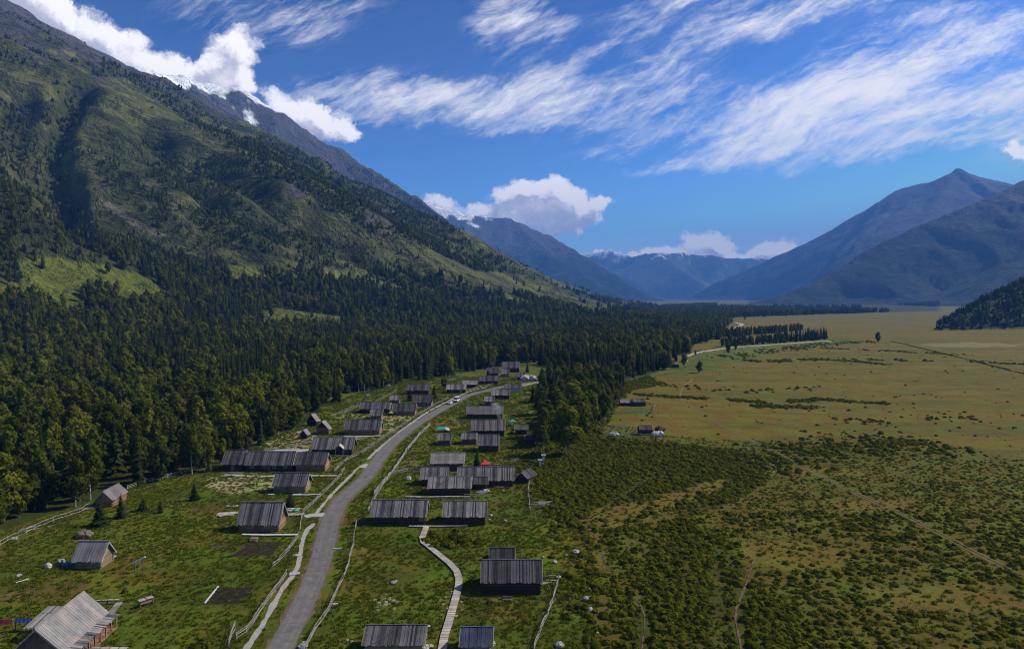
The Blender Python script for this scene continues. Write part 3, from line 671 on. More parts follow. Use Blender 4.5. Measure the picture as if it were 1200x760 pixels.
def tuft_mesh(seed, n=26, m='grass_leaf'):
    R = np.random.default_rng(seed); V = []; Fc = []
    for i in range(n):
        a = R.uniform(0, 6.283); r = R.uniform(0, .55); x, y = math.cos(a)*r, math.sin(a)*r; h = R.uniform(.25, .6); b = R.uniform(0, 6.283); wd = R.uniform(.05, .12)
        lx, ly = math.cos(b)*.25, math.sin(b)*.25; k = len(V)
        V += [(x-wd*math.sin(b), y+wd*math.cos(b), -.05), (x+wd*math.sin(b), y-wd*math.cos(b), -.05), (x+lx+wd*.6*math.sin(b), y+ly-wd*.6*math.cos(b), h), (x+lx-wd*.6*math.sin(b), y+ly+wd*.6*math.cos(b), h)]
        Fc.append((k,k+1,k+2,k+3))
    return fast_mesh('blades', np.array(V), np.array(Fc), [M[m]], False)
BROAD = [broad_mesh(11, n=2300, q=.48), broad_mesh(12, 15, 2.2, n=2000, q=.46), broad_mesh(13, 15, 3.2, n=2600, q=.5), broad_mesh(14, 15, 1.8, n=1800, q=.45), broad_mesh(15, 15, 2.8, n=2100, low=.24, q=.48)]
SPRUCE = [spruce_mesh(21, 15, 2.5), spruce_mesh(22, 16, 1.9), spruce_mesh(23, 14, 2.9), spruce_mesh(24, 15.5, 2.0)]

def scatter(name, pts, scl, rot, idx, kinds, mats, label, zs=None):
    """ONE object of uncountable plants: points of its mesh carry instances of the plants in `kinds` (list of lists of objects)"""
    me = bpy.data.meshes.new(name); n = len(pts); me.vertices.add(n); me.vertices.foreach_set('co', np.asarray(pts, np.float32).ravel())
    s3 = np.stack([scl, scl, scl if zs is None else zs], 1).astype(np.float32)
    me.attributes.new('scl', 'FLOAT_VECTOR', 'POINT').data.foreach_set('vector', s3.ravel())
    me.attributes.new('rot', 'FLOAT', 'POINT').data.foreach_set('value', np.asarray(rot, np.float32))
    me.attributes.new('idx', 'INT', 'POINT').data.foreach_set('value', np.asarray(idx, np.int32))
    for mm in mats: me.materials.append(mm)
    o = link(name, me); ng = bpy.data.node_groups.new(name+'_scatter', 'GeometryNodeTree')
    ng.interface.new_socket('Geometry', in_out='INPUT', socket_type='NodeSocketGeometry'); ng.interface.new_socket('Geometry', in_out='OUTPUT', socket_type='NodeSocketGeometry')
    N = ng.nodes; L = ng.links; gi = N.new('NodeGroupInput'); go = N.new('NodeGroupOutput'); iop = N.new('GeometryNodeInstanceOnPoints')
    join = N.new('GeometryNodeJoinGeometry')
    for objs in kinds:
        ji = N.new('GeometryNodeJoinGeometry'); g2i = N.new('GeometryNodeGeometryToInstance')
        for ob in objs:
            oi = N.new('GeometryNodeObjectInfo'); oi.transform_space = 'ORIGINAL'; oi.inputs[0].default_value = ob; oi.inputs['As Instance'].default_value = False
            L.new(oi.outputs['Geometry'], ji.inputs[0])
        L.new(ji.outputs[0], g2i.inputs[0]); L.new(g2i.outputs[0], join.inputs[0])
    def att(nm, dt):
        a = N.new('GeometryNodeInputNamedAttribute'); a.data_type = dt; a.inputs[0].default_value = nm
        return [q for q in a.outputs if q.enabled][0]
    L.new(gi.outputs[0], iop.inputs['Points']); L.new(join.outputs[0], iop.inputs['Instance']); iop.inputs['Pick Instance'].default_value = True
    L.new(att('idx', 'INT'), iop.inputs['Instance Index']); cx = N.new('ShaderNodeCombineXYZ'); L.new(att('rot', 'FLOAT'), cx.inputs[2])
    L.new(cx.outputs[0], iop.inputs['Rotation']); L.new(att('scl', 'FLOAT_VECTOR'), iop.inputs['Scale']); L.new(iop.outputs[0], go.inputs[0])
    md = o.modifiers.new('scatter', 'NODES'); md.node_group = ng
    tag(o, label, None, None, 'stuff'); return o

# ------------------------------------------------------------------ where trees stand
def cand(px0, px1, Y0, Y1, n):
    """random ground points in a wedge, even in area"""
    a0, a1 = math.atan((px0-CX)/F), math.atan((px1-CX)/F)
    a = rng.uniform(a0, a1, n); r = np.sqrt(rng.uniform(Y0*Y0, Y1*Y1, n)); return r*np.sin(a), r*np.cos(a)
def near_grid(x, y):
    i = np.clip(np.rint((np.arctan2(x, y)-az[0])/(az[1]-az[0])).astype(int), 0, NA-1); j = np.clip(np.searchsorted(rr, np.hypot(x, y)), 0, NR-1); return WHO[j, i], GUL[j, i]
def tree_field():
    out = []
    for (Y0, Y1, spc, grow) in ((60, 330, 4.5, 1.05), (330, 800, 5.2, 1.05), (800, 1500, 6.2, 1.05), (1500, 2600, 8.2, 1.15), (2600, 4500, 11.0, 1.3)):
        a_ = math.atan(820/F)+math.atan(620/F); area = .5*(Y1**2-Y0**2)*a_; n = int(area/(spc*spc))
        x, y = cand(-220, 1220, Y0, Y1, n); z, = (hz(x, y),)
        who, gu = near_grid(x, y)
        px, py = proj(x, y, z); D, inf, *_r = zone_fields(x, y, z, px, py, who, gu)
        keep = rng.uniform(size=n) < D*np.where((who == 1) | (who == 2), 1.0, 1.0)
        # gravel of the river bed and the lanes stay clear
        for (sx, sy, rx, ry) in ((8,508,24,6),(186,491,10,5),(232,484,9,3),(735,383,8,2),(660,420,10,3)):
            keep &= ((px-sx)/rx)**2+((py-sy)/ry)**2 > 1
        keep &= ~((Y0 > 1500) & (px > 840) & (who == 0))
        x, y, z, px, py, who, D, inf = (q[keep] for q in (x, y, z, px, py, who, D, inf))
        # dark spruce patches and olive broadleaf patches; broadleaf along the village edge
        nn = fbm(x/45, y/45, 4, 301); edge = sst(y, 140, 260)
        pb = np.clip(.66+(.52-nn)*6, .12, .97); pb = np.where((y < 340) & (px < 430), .80, pb); pb = np.where((px > 600) & (y < 420), .9, pb); pb = np.where((y>340)&(y<560)&(px<520)&(fbm(x/60,y/60,2,5)>.45), pb*.5, pb)
        pb = np.where((who > 0) & (z > 60), np.clip(.70+(.5-nn)*3, .3, .95), pb); pb = np.where(who == 7, .45, pb)
        isb = rng.uniform(size=len(x)) < pb
        hgt = np.where(isb, rng.uniform(.50, 1.10, len(x)), rng.uniform(.45, 1.18, len(x)))*grow
        hgt = np.where((px > 600) & (py > 440), hgt*.82, hgt)
        hgt = np.where((who > 0) & (z > 90), hgt*.62, hgt)*np.where(who == 7, .85, 1)
        hgt = np.where((y < 200) & (px < 420), hgt*.95, hgt)
        out.append(np.stack([x, y, z, hgt, isb.astype(float), px, py], 1))
    return np.concatenate(out)
T = tree_field()
# one spruce row beside the far lane
row = []
for i in range(105):
    t = i/104; px = 846+122*t + rng.uniform(-1.5,1.5); py = 407-9*t - rng.uniform(0, 3.0); g = GZ(px, py); row.append((g.x, g.y, g.z, rng.uniform(.6,1.05)*(1.05 if t > .5 else .8), 0 if rng.uniform() < .55+.35*t else 1, px, py))
for i in range(420):
    t = rng.uniform()**1.5; px = 780+160*t; py = 404-17*t-rng.uniform(0,9)*(1-t); g = GZ(px, py); row.append((g.x, g.y, g.z, rng.uniform(.5,.85), float(rng.uniform() < .6), px, py))
# the dark belt of trees far down the valley
for i in range(2600):
    t = rng.uniform(); px = 735+190*t; py = 371-6*t-rng.uniform(0, 8)*(1-.75*t); g = GZ(px, py); row.append((g.x, g.y, g.z, rng.uniform(.8,1.2)*1.2, float(rng.uniform() < .3), px, py))
for i in range(300):
    px = rng.uniform(800,1010); py = 361-rng.uniform(0,1.5); g = GZ(px, py); row.append((g.x, g.y, g.z, rng.uniform(.9,1.3)*1.2, 0., px, py))
T = np.concatenate([T, np.array(row)])
SINGLE_CLEAR = []
vis = (T[:,5] > -10) & (T[:,5] < 1210) & (T[:,6] < 800)
def pick_near(isb, n):
    i = np.where(vis & (T[:,4] == isb))[0]; s = T[i,3]/T[i,1]
    # trees in the first ranks of the wood show, those deep behind them do not: rank by nearness
    return i[np.argsort(-s)[:n]]
near_b = pick_near(1.0, 282); near_s = pick_near(0.0, 282)
protos = {}
def tree(kind, loc, s, rz, label, group, v=None, name=None):
    e = empty(name or ('birch_tree' if kind == 'b' else 'spruce_tree'), loc, rz); s_ = s; e.scale = (s_, s_, s_)
    c, t = (BROAD if kind == 'b' else SPRUCE)[v if v is not None else random.randrange(5 if kind == 'b' else 4)]
    a = link('trunk', t, e); b = link('crown', c, e)
    tag(e, label, 'tree', group)
    if v is not None and (kind, v) not in protos: protos[(kind, v)] = [a, b]
    return e
def zone_label(kind, px, py, y):
    k = 'leafy olive green birch' if kind == 'b' else 'dark narrow spruce'
    if px > 600 and y < 900 and py > 440: return k+' in the wood that borders the right of the village', 'trees of the wood right of the village, '+('birches' if kind == 'b' else 'spruces')
    if px > 600: return k+' of the tree belt along the far lane', 'trees of the far tree belt, '+('birches' if kind == 'b' else 'spruces')
    return k+' in the dense valley wood left of the village', 'trees of the valley wood left of the village, '+('birches' if kind == 'b' else 'spruces')
for ids, k in ((near_b, 'b'), (near_s, 's')):
    for i in ids:
        x, y, z, s, _, px, py = T[i]; lb, gr = zone_label(k, px, py, y); v = random.randrange(5 if k == 'b' else 4)
        e = tree(k, (x, y, z-.15), s, random.uniform(0, 6.28), lb, gr, v)
rest = np.ones(len(T), bool); rest[near_b] = False; rest[near_s] = False
for isb, nm, k, nv, lb in ((1., 'broadleaf_forest', 'b', 5, 'dense olive green broadleaf wood covering the valley floor and lower slopes'), (0., 'spruce_forest', 's', 4, 'dense dark spruce wood covering the valley floor and lower slopes')):
    q = T[rest & (T[:,4] == isb)]; n = len(q)
    thin = np.where(q[:,1] > 1200, 1.25, 1.0)
    scatter(nm, q[:, :3]-np.array([0,0,.2]), q[:,3]*thin*rng.uniform(.85,1.2,n), rng.uniform(0,6.283,n), rng.integers(0, nv, n), [protos[(k, v)] for v in range(nv)], [M['birch_leaf'] if k == 'b' else M['spruce_leaf']], lb, zs=q[:,3])
    print(nm, n)
# ------------------------------------------------------------------ shrubs, grass, flowers
shr = []
def cover(Y0, Y1, px0, px1, spc, test, smin, smax, pw=1.0):
    a_ = math.atan((px1-CX)/F)-math.atan((px0-CX)/F); n = int(.5*(Y1**2-Y0**2)*a_/(spc*spc)); x, y = cand(px0, px1, Y0, Y1, n); z = hz(x, y)
    px, py = proj(x, y, z); p = test(px, py, x, y); k = rng.uniform(size=n) < p
    return np.stack([x[k], y[k], z[k], smin+(smax-smin)*rng.uniform(size=k.sum())**pw], 1)
def shrub_density(px, py, x, y):
    jx = (fbm(x/14, y/14, 3, 7)-.5)*40; jy = (fbm(x/14, y/14, 3, 8)-.5)*16; qx = px+jx; qy = py+jy
    d = np.zeros(px.shape)
    cl = .35+.65*sst(fbm(x/5, y/4, 3, 402), .36, .60)
    for poly, a in SHR: d = np.maximum(d, np.where(pip(qx, qy, poly), np.where(a < .9, (.05+.52*cl)*(.12+.88*sst(py + (fbm(x/22, y/22, 3, 403)-.5)*90, 480, 600)), .60+.4*cl), 0))
    d = np.where(pip(qx, qy, SHR[0][0]) & (py < 560) & (px > 900), d*.75, d)
    for poly in bare2: d = np.where(pip(qx, qy, poly), d*.10, d)
    # trodden tracks through the bushes
    for pl in TRAILS:
        dd, _, _ = seg_dist(x, y, [G(*q) for q in pl]); d = np.where(dd < .9, 0, d)
    return d
TRAILS = [[(797,464),(803,472),(830,490),(880,516),(930,541),(1000,576),(1060,603),(1130,640),(1215,683)],
          [(870,760),(862,720),(872,690),(888,655)], [(690,622),(705,640),(708,668)], [(760,560),(700,600),(660,585)], [(752,760),(755,720),(745,700)], [(842,757),(842,700),(838,640)]]
shr.append(cover(95, 300, 560, 1240, .80, shrub_density, .20, .72, 1.7))
bs = shr[0]; qq = proj(bs[:,0], bs[:,1], bs[:,2]); dk = pip(qq[0], qq[1], SHR[1][0]) | pip(qq[0], qq[1], SHR[2][0]); bs[:,3] *= np.where(dk, 1.3, 1.0)*np.where(~dk & (qq[1] < 600), .72, 1.0)
def edge_shrubs(px, py, x, y):
    cl = sst(fbm(x/12, y/9, 3, 412), .50, .62)
    a = pip(px, py, [(628,560),(640,600),(640,640),(655,700),(640,770),(740,770),(740,640),(700,600),(660,560)])
    b = pip(px, py, [(690,482),(705,455),(760,440),(780,450),(740,458),(720,480),(700,520),(690,530)])
    c_ = pip(px, py, [(640,500),(700,500),(690,540),(640,560),(600,560)])
    return np.where(a, .16+.55*cl, 0)+np.where(b, .75, 0)+np.where(c_, .8, 0)
shr.append(cover(95, 480, 560, 800, 1.25, edge_shrubs, .35, 1.0, 1.4))
def scattered(px, py, x, y):
    cl = sst(fbm(x/16, y/7, 4, 422), .56, .66); d = np.where((py < 545) & (py > 405) & (px > 700), .006+.04*cl*(py > 470), 0)
    # the two long dark hedgerows across the field
    return d
shr.append(cover(195, 700, 690, 1260, 1.5, scattered, .25, .8, 1.5))
def hedge(pl, n, wd, s0, s1, prob=None):
    o = []
    W_ = [Vector(G(*q)) for q in pl]; Ls = [(b-a).length for a, b in zip(W_[:-1], W_[1:])]; tot = sum(Ls)
    for i in range(n):
        t = random.uniform(0, tot); k = 0
        while t > Ls[k] and k < len(Ls)-1: t -= Ls[k]; k += 1
        p = W_[k].lerp(W_[k+1], t/Ls[k]); x, y = p.x+random.gauss(0, wd), p.y+random.gauss(0, wd*1.6)
        if prob and vn(np.array([x/9.]), np.array([y/30.]), 5)[0] < prob: continue
        o.append((x, y, float(hz(x, y)), random.uniform(s0, s1)))
    shr.append(np.array(o))
hedge([(742,462),(800,466),(860,469),(905,472),(960,468),(1040,473)], 760, 1.3, .35, 1.0, .36)
hedge([(885,476),(955,477)], 200, 1.3, .35, .95, .25); hedge([(850,421),(900,423),(960,421),(1030,426)], 420, 3, .5, 1.3, .40)
hedge([(990,421),(1100,423),(1200,427)], 160, 2, .6, 1.5, .45); hedge([(960,408),(1060,412),(1130,416)], 200, 3, .5, 1.2, .4)
hedge([(1045,400),(1100,413),(1160,428),(1215,442)], 560, .6, .35, .8); hedge([(800,410),(850,418),(960,404),(1010,400),(1040,402)], 620, 7, .5, 1.2, .3)
hedge([(760,448),(810,455),(870,459),(960,455)], 60, 3, .5, 1.2, .3); hedge([(980,490),(1060,495),(1140,488)], 90, 3, .4, 1.0, .3); hedge([(880,545),(960,528),(1060,520),(1140,530)], 500, 5, .4, 1.1, .3)
def village_green(px, py, x, y):
    v = pip(px, py, VIL) & ~pip(px, py, FOREST_POLY); cl = sst(fbm(x/8, y/8, 4, 432), .56, .68)
    return np.where(v & (np.abs(ROADD(x, y)) > 4.2), .012+.13*cl, 0)
def ROADD(x, y): return seg_dist(x, y, ROADW)[0]
ROAD = [(321,775,4.0),(333,750,4.0),(350,718,4.0),(363,690,4.1),(373,665,4.2),(380,640,4.4),(386,614,4.4),(392,600,4.4),(400,586,4.4),(414,573,4.4),(429,559,4.4),(442,541,4.5),(461,518,4.5),(492,494.5,4.6),(520,478,4.7),(547,463.8,4.7),(571,457.5,4.7),(590,453,4.8),(614,449.5,4.6),(640,446,4.4),(668,441,4.2)]
ROADW = [G(a, b) for a, b, c in ROAD]
shr.append(cover(95, 420, -60, 720, 1.3, village_green, .18, .6, 2.0))
shr.append(np.array([(*G(530+random.gauss(0,16), 634+random.gauss(0,4)), random.uniform(.4,.95)) for _ in range(90)]))
Sx = np.concatenate(shr)
# keep the plants off the houses, paths and yards
HOUSE_BOXES = []
def clear_of_houses(a):
    k = np.ones(len(a), bool)
    for (cx, cy, L, Wd) in HOUSE_BOXES: k &= ~((np.abs(a[:,0]-cx) < L/2+.5) & (np.abs(a[:,1]-cy) < Wd/2+.6))
    for pl, wd in LANES: k &= seg_dist(a[:,0], a[:,1], pl)[0] > wd
    return a[k]
LANES = [(ROADW, 3.0)]

# ------------------------------------------------------------------ roads and paths
def strip(pts, width, lift, name, mt, label, kind='structure', step=1.2, edge=.0, cat=None, thick=0.0, jit=0.0):
    """drapes a band over the terrain along photo points; pts may carry their own width"""
    Wp = []
    for q in pts:
        g = G(q[0], q[1]); Wp.append((g[0], g[1], q[2] if len(q) > 2 else width))
    # Catmull-Rom through the points
    sm = []; n = len(Wp)
    for i in range(n-1):
        p0 = Wp[max(0, i-1)]; p1 = Wp[i]; p2 = Wp[i+1]; p3 = Wp[min(n-1, i+2)]; L = math.hypot(p2[0]-p1[0], p2[1]-p1[1]); k = max(1, int(L/step))
        for j in range(k):
            t = j/k; t2, t3 = t*t, t*t*t
            sm.append(tuple(.5*((2*p1[m])+(-p0[m]+p2[m])*t+(2*p0[m]-5*p1[m]+4*p2[m]-p3[m])*t2+(-p0[m]+3*p1[m]-3*p2[m]+p3[m])*t3) for m in range(3)))
    sm.append(Wp[-1]); V = []; Fc = []; K = 8
    for i, (x, y, wd) in enumerate(sm):
        a = sm[max(0, i-1)]; b = sm[min(len(sm)-1, i+1)]; dx, dy = b[0]-a[0], b[1]-a[1]; l = math.hypot(dx, dy) or 1; nx, ny = dy/l, -dx/l
        wd = wd*(1+jit*(vn(np.array([i*.35]), np.array([1.]), 3)[0]-.5)*2) 
        for j in range(K+1):
            t = (j/K-.5)*wd + (edge*(random.random()-.5) if j in (0, K) else 0); V.append((x+nx*t, y+ny*t))
    V = np.array(V); z = hz(V[:,0], V[:,1]) + lift; Vz = np.concatenate([V, z[:,None]], 1); n = len(sm)
    idx = np.arange(n*(K+1)).reshape(n, K+1); f = np.stack([idx[:-1,:-1], idx[1:,:-1], idx[1:,1:], idx[:-1,1:]], -1).reshape(-1,4)[:, ::-1]
    me = fast_mesh(name, Vz, f, [mt]); me.attributes.new('cross', 'FLOAT', 'POINT').data.foreach_set('value', np.tile(np.linspace(0, 1, K+1), n).astype(np.float32)); o = link(name, me); tag(o, label, cat, None, kind)
    LANES.append(([(q[0], q[1], 0) for q in sm[::3]]+[(sm[-1][0], sm[-1][1], 0)], sm[len(sm)//2][2]/2+.25)); return o, sm
strip([(a, b, c*.93+.8) for a, b, c in ROAD], 5.2, .045, 'road_verge', M['dust'], 'reddish dusty verge along both edges of the asphalt road', edge=.9, jit=.10)
strip([(a, b, c*.93) for a, b, c in ROAD], 4.2, .09, 'road', M['asphalt'], 'narrow grey asphalt road winding through the village', edge=.12)
LANE_SPECS = [
 ([(285,764),(310,728),(329.5,691.6),(341,677),(348,665),(352,649),(355,631),(361,620),(368,613)], 1.0, 'pale worn footpath beside the left edge of the road', 'footpath', 'gravel'),
 ([(369,603),(387,581),(391,577),(408,560),(420,548),(430,543)], .9, 'pale footpath between fence and road above the house access', 'footpath', 'gravel'),
 ([(431,538),(447,523),(471,504),(499,484),(523,471),(548,459.5),(570,453.5)], 1.1, 'pale footpath following the road past the upper houses', 'footpath', 'gravel'),
 ([(800,419,4),(815,414,5),(832,410.5,7),(862,407,7),(905,403.5,7),(945,400.5,8),(968,399,8),(972,400,7)], 6, 'pale gravel lane curving round the far spruce row', 'lane', 'gravel'),
 ([(858,386,8),(867,382,8),(869,379.5,9),(862,377.5,8)], 8, 'bright bend of gravel lane beyond the far trees', 'lane', 'gravel'),
 ([(612,452,2.5),(625,449,3),(640,446.5,3)], 3, 'pale gravel access at the upper end of the village', 'lane', 'gravel'),
 ([(380,603,2.8),(367,603,2.4),(357,605,2.4)], 2.4, 'concrete slab bridging the ditch beside the road', 'slab_crossing', 'slab'),
 ([(444,545,3),(432,545,2.6),(424,548,2.2)], 2.6, 'concrete slab access to the long left houses', 'slab_crossing', 'slab'),
 ([(149,577),(165,573),(178,570)], .5, 'thin pale path leading to the small orange cabin', 'footpath', 'dust'),
 ([(262,556),(300,558),(340,557.5),(395,557)], 1.3, 'pale paved strip in front of the long dark house', 'paving', 'slab'),
 ([(402,511),(425,511),(450,510)], 1.5, 'pale paved strip in front of the pink gabled house', 'paving', 'slab'),
 ([(884,655),(872,690),(862,720),(869,762)], .3, 'pale trodden trail through the dark bushes', 'trail', 'dust'),
 ([(745,700),(755,722),(752,760)], .22, 'narrow trodden trail among the nearest bushes', 'trail', 'dust'),
 ([(668,600),(690,620),(705,640),(708,668)], .25, 'narrow trail beside the brush pile', 'trail', 'dust'),
]
for pts, wd, lb, nm, mt in LANE_SPECS: strip(pts, wd, .065, nm, M[mt], lb, edge=.25, jit=.3)
for off, lb in ((-.75,'left'),(.75,'right')):
    pl = []
    for q in TRAILS[0]:
        g = G(*q); pl.append((g[0]+off*.75, g[1]+off*.5))
    pl = [proj(np.array(a), np.array(b), 0.0) for a, b in pl]
    strip([(float(a), float(b)) for a, b in pl], .32, .07, 'wheel_rut', M['rut'], f'{lb} rut of the double track crossing the bushy field', edge=.06, jit=.3, step=1.5)
for pts, lb in (([(797,464),(799,457),(806,449),(812,444)], 'faint bend of the field track above the hedge'), ([(1048,401),(1100,414),(1160,429),(1215,443)], 'thin straight track beside the dark field ditch')):
    strip(pts, .8, .06, 'field_track', M['rut'], lb, edge=.1, jit=.4)

# ------------------------------------------------------------------ log houses
def plank_slope(mb, x0, x1, yr, zr, ye, ze, wd, R, mi=0, thick=.05, bumpy=.05):
    """planks lying from ridge (yr, zr) to eave (ye, ze), laid along local x"""
    n = max(3, int(round((x1-x0)/wd))); w1 = (x1-x0)/n; sgn = 1 if ye < yr else -1
    for i in range(n):
        a = x0+i*w1+.012; b = x0+(i+1)*w1-.012; up = bumpy*(i % 2)+R.uniform(-.3,.4)*bumpy; ex = R.uniform(-.04, .20); dz = (ze-zr)/max(abs(ye-yr), .01)
        y2 = ye-sgn*ex; z2 = ze+dz*ex
        if sgn > 0: mb.quadbox((a,y2,z2+up), (b,y2,z2+up), (b,yr,zr+up), (a,yr,zr+up), thick, mi)
        else: mb.quadbox((b,y2,z2+up), (a,y2,z2+up), (a,yr,zr+up), (b,yr,zr+up), thick, mi)
def house(loc, L, Wd, hw, rise, label, roof='roof_grey', wall='log', rz=0.0, over=.45, wins=(), door=None, gable='log', far=False, bumpy=.05, seed=0, barge=None, porch=None, front_gap=False, name='log_house', cat='house', chim=False, gwin=False, pw=.27, pole=False):
    R = random.Random(seed+int(L*100)); e = empty(name, loc, rz); tag(e, label, cat)
    HOUSE_BOXES.append((loc[0], loc[1], L+.6 if abs(rz) < .5 else Wd+.6, Wd+.6 if abs(rz) < .5 else L+.6))
    lg = .24 if not far else .4; nl = max(4, int(hw/lg)); lh = hw/nl; t = .22
    mb = MB()
    for i in range(nl):
        z = (i+.5)*lh; o = .22 if i % 2 else .0; gap = .02
        for s in (-1, 1):
            mb.box((0, s*(Wd/2-t/2), z), (L+2*o*.8, t-(i % 2)*.02, lh-gap))
            mb.box((s*(L/2-t/2), 0, z+.004), (t-.004-(i % 2)*.02, Wd-2*t+.02 if i % 2 else Wd+.3, lh-gap-.01))
    mb.box((0,0,-.15), (L-.1, Wd-.1, .34))
    mb.build('log_walls', M[wall], e, 'stuff')
    # gables of upright boards
    gb = MB(); ngb = max(4, int(Wd/.3))
    for s in (-1, 1):
        for i in range(ngb):
            y0 = -Wd/2+Wd*i/ngb+.012; y1 = -Wd/2+Wd*(i+1)/ngb-.012; h0 = rise*(1-abs(y0)/(Wd/2)); h1 = rise*(1-abs(y1)/(Wd/2)); x = s*(L/2-.06)
            xa, xb = x-.03, x+.03; zb = hw
            k = len(gb.v); ymid = (y0+y1)/2; hm = rise if y0 < 0 < y1 else None
            for xx in (xa, xb): gb.v += [(xx,y0,zb),(xx,y1,zb),(xx,y1,zb+max(h1,.01)),(xx,y0,zb+max(h0,.01))]
            for q in ((0,3,2,1),(4,5,6,7),(0,1,5,4),(2,3,7,6),(0,4,7,3),(1,2,6,5)): gb.f.append(tuple(k+j for j in q)); gb.mi.append(0)
    gb.build('gable_boards', M[gable], e, 'stuff')
    # roof
    rf = MB(); sl = rise/(Wd/2); oy = over; ze = hw-oy*sl+.06; zr = hw+rise+.08
    for s in (-1, 1): plank_slope(rf, -L/2-over, L/2+over, 0, zr, s*(Wd/2+oy), ze, pw if not far else .5, R, bumpy=bumpy)
    rf.build('roof_planks', M[roof], e, 'stuff')
    if pole:
        pb = MB(); pb.bar((-L*.35, -(Wd/2+oy)*.96, ze+.22), (L*.02, -.5, zr-.15), .06, .04, 5); pb.build('roof_pole', M['board'], e)
    rb = MB(); rb.box((0,0,zr+.07), (L+2*over+.1, .22, .07)); rb.build('ridge_board', M[roof], e)
    for s in (-1, 1):
        for q in (-1, 1):
            bb = MB(); x = s*(L/2+over+.035)
            bb.quadbox((x-.03, q*(Wd/2+oy), ze-.02), (x+.03, q*(Wd/2+oy), ze-.02), (x+.03, 0, zr-.02), (x-.03, 0, zr-.02), .2) if q < 0 else bb.quadbox((x+.03, q*(Wd/2+oy), ze-.02), (x-.03, q*(Wd/2+oy), ze-.02), (x-.03, 0, zr-.02), (x+.03, 0, zr-.02), .2)
            bb.build('bargeboard', M[barge or ('pale_wood' if not far else roof)], e)
    for (u, ww, wh) in wins:
        f = MB(); x = -L/2+u*L; y = -Wd/2-.03; z = hw*.55
        f.box((x,y,z+wh/2+.04),(ww+.16,.08,.08)); f.box((x,y,z-wh/2-.04),(ww+.16,.1,.08)); f.box((x-ww/2-.04,y,z),(.08,.078,wh)); f.box((x+ww/2+.04,y,z),(.08,.078,wh)); f.box((x,y+.002,z),(.04,.05,wh))
        wo_ = f.build('window_frame', M['pale_wood'], e); g = MB(); g.box((x,y+.02,z),(ww,.03,wh)); g.build('pane', M['glass'], wo_)
    if gwin:
        f = MB(); x = L/2+.02; f.box((x,0,hw*.55),(.08,.9,.8)); wo_ = f.build('window_frame', M['white_paint'], e); g = MB(); g.box((x+.03,0,hw*.55),(.04,.7,.6)); g.build('pane', M['glass'], wo_)
    if door is not None:
        d = MB(); x = -L/2+door*L; dh = min(1.75, hw-.15); d.box((x,-Wd/2-.03,dh/2),(.85,.08,dh)); dd = d.build('door', M['board'], e)
        h_ = MB(); h_.box((x+.3,-Wd/2-.09,dh*.5),(.05,.05,.14)); h_.build('handle', M['pale_wood'], dd)
    if chim:
        c_ = MB(); c_.box((L*.18, .25, hw+rise+.25), (.35,.35,.9)); c_.build('chimney', M['rock'], e)
    return e
def X(xl, xr, yb, rt, label, Wd=None, hw=None, **kw):
    """house whose ridge runs left to right; xl, xr, yb = ends and foot of its front wall in the photo, rt = top of its roof"""
    s = (yb-348)/50.0; g0 = GZ(xl, yb); g1 = GZ(xr, yb); L = (xr-xl)/s*.93; Wd = Wd or 5.2; hw = hw or 2.2
    x, y = (g0.x+g1.x)/2, g0.y+Wd/2
    # rise so that the ridge meets rt
    u, v = ray((xl+xr)/2, rt); zt = CAMH+v*y; rise = min(max(zt-.1-hw, 1.1), 3.4)
    z = min(float(hz(x-L/2, y)), float(hz(x+L/2, y)), float(hz(x,y)))
    kw.setdefault('far', s < 2.6); return house((x, y, z+.05), L, Wd, hw, rise, label, **kw)
w2 = ((.3,.8,.8),(.7,.8,.8)); w3 = ((.14,.8,.75),(.40,.8,.75),(.62,.8,.75),(.86,.8,.75))
X(87,119,664.5,632,'small shed with a pale plank roof and tan right wall beside a junk heap', Wd=4.0, hw=2.0, roof='roof_pale', wall='log_tan', gable='log_tan', name='shed', cat='shed')
X(279,328,622,587,'grey roofed log house standing above the dark dug garden plot', Wd=5, roof='roof_grey', wall='log_new', gable='board', wins=w2, door=.5)
X(320,359,577.5,554,'log cabin with sunlit right gable just below the long dark house', Wd=5, roof='roof_dark', wall='log_tan', gable='board', door=.45)
X(286,344,552.5,529,'left half of the long dark roofed row with small white windows', Wd=5.6, hw=2.3, roof='roof_dark', wall='log', wins=w3, door=.5)
X(346,382,552,530,'right half of the long dark row, ending in a reddish sunlit gable', Wd=5.4, hw=2.3, roof='roof_dark', wall='log_new', gable='board', wins=w2)
X(261,284,552,527,'dark house with white gable trim at the left end of the long row', Wd=6, hw=2.4, roof='roof_dark', wall='log', gable='log', door=.5)
e_ = X(364,414,533,512,'broad house with a small pale porch gable on its dark front roof', Wd=6, hw=2.3, roof='roof_grey', wall='log', wins=((.2,.8,.8),(.85,.8,.8)))
pg = MB(); pg.quadbox((1.2,-4.4,2.3),(2.6,-4.4,3.5),(2.6,-2.4,3.7),(1.2,-2.4,2.4),.08); pg.quadbox((2.6,-4.4,3.5),(4.0,-4.4,2.3),(4.0,-2.4,2.4),(2.6,-2.4,3.7),.08); pg.bar((1.4,-4.2,0),(1.4,-4.2,2.4),.07); pg.bar((3.8,-4.2,0),(3.8,-4.2,2.4),.07); pg.build('porch_roof', M['pale_wood'], e_)
X(403,446,509,491,'long house with two lit front windows and a pink right gable', Wd=5.6, hw=2.3, roof='roof_dark', wall='log_new', gable='log_new', wins=((.45,1.0,.8),(.82,1.0,.8)), barge='white_paint')
X(434,447,491.5,478.5,'little purple grey roofed outhouse behind the pink gabled house', Wd=4, hw=2.1, roof='roof_grey', wall='log_new', name='outhouse', cat='outhouse')
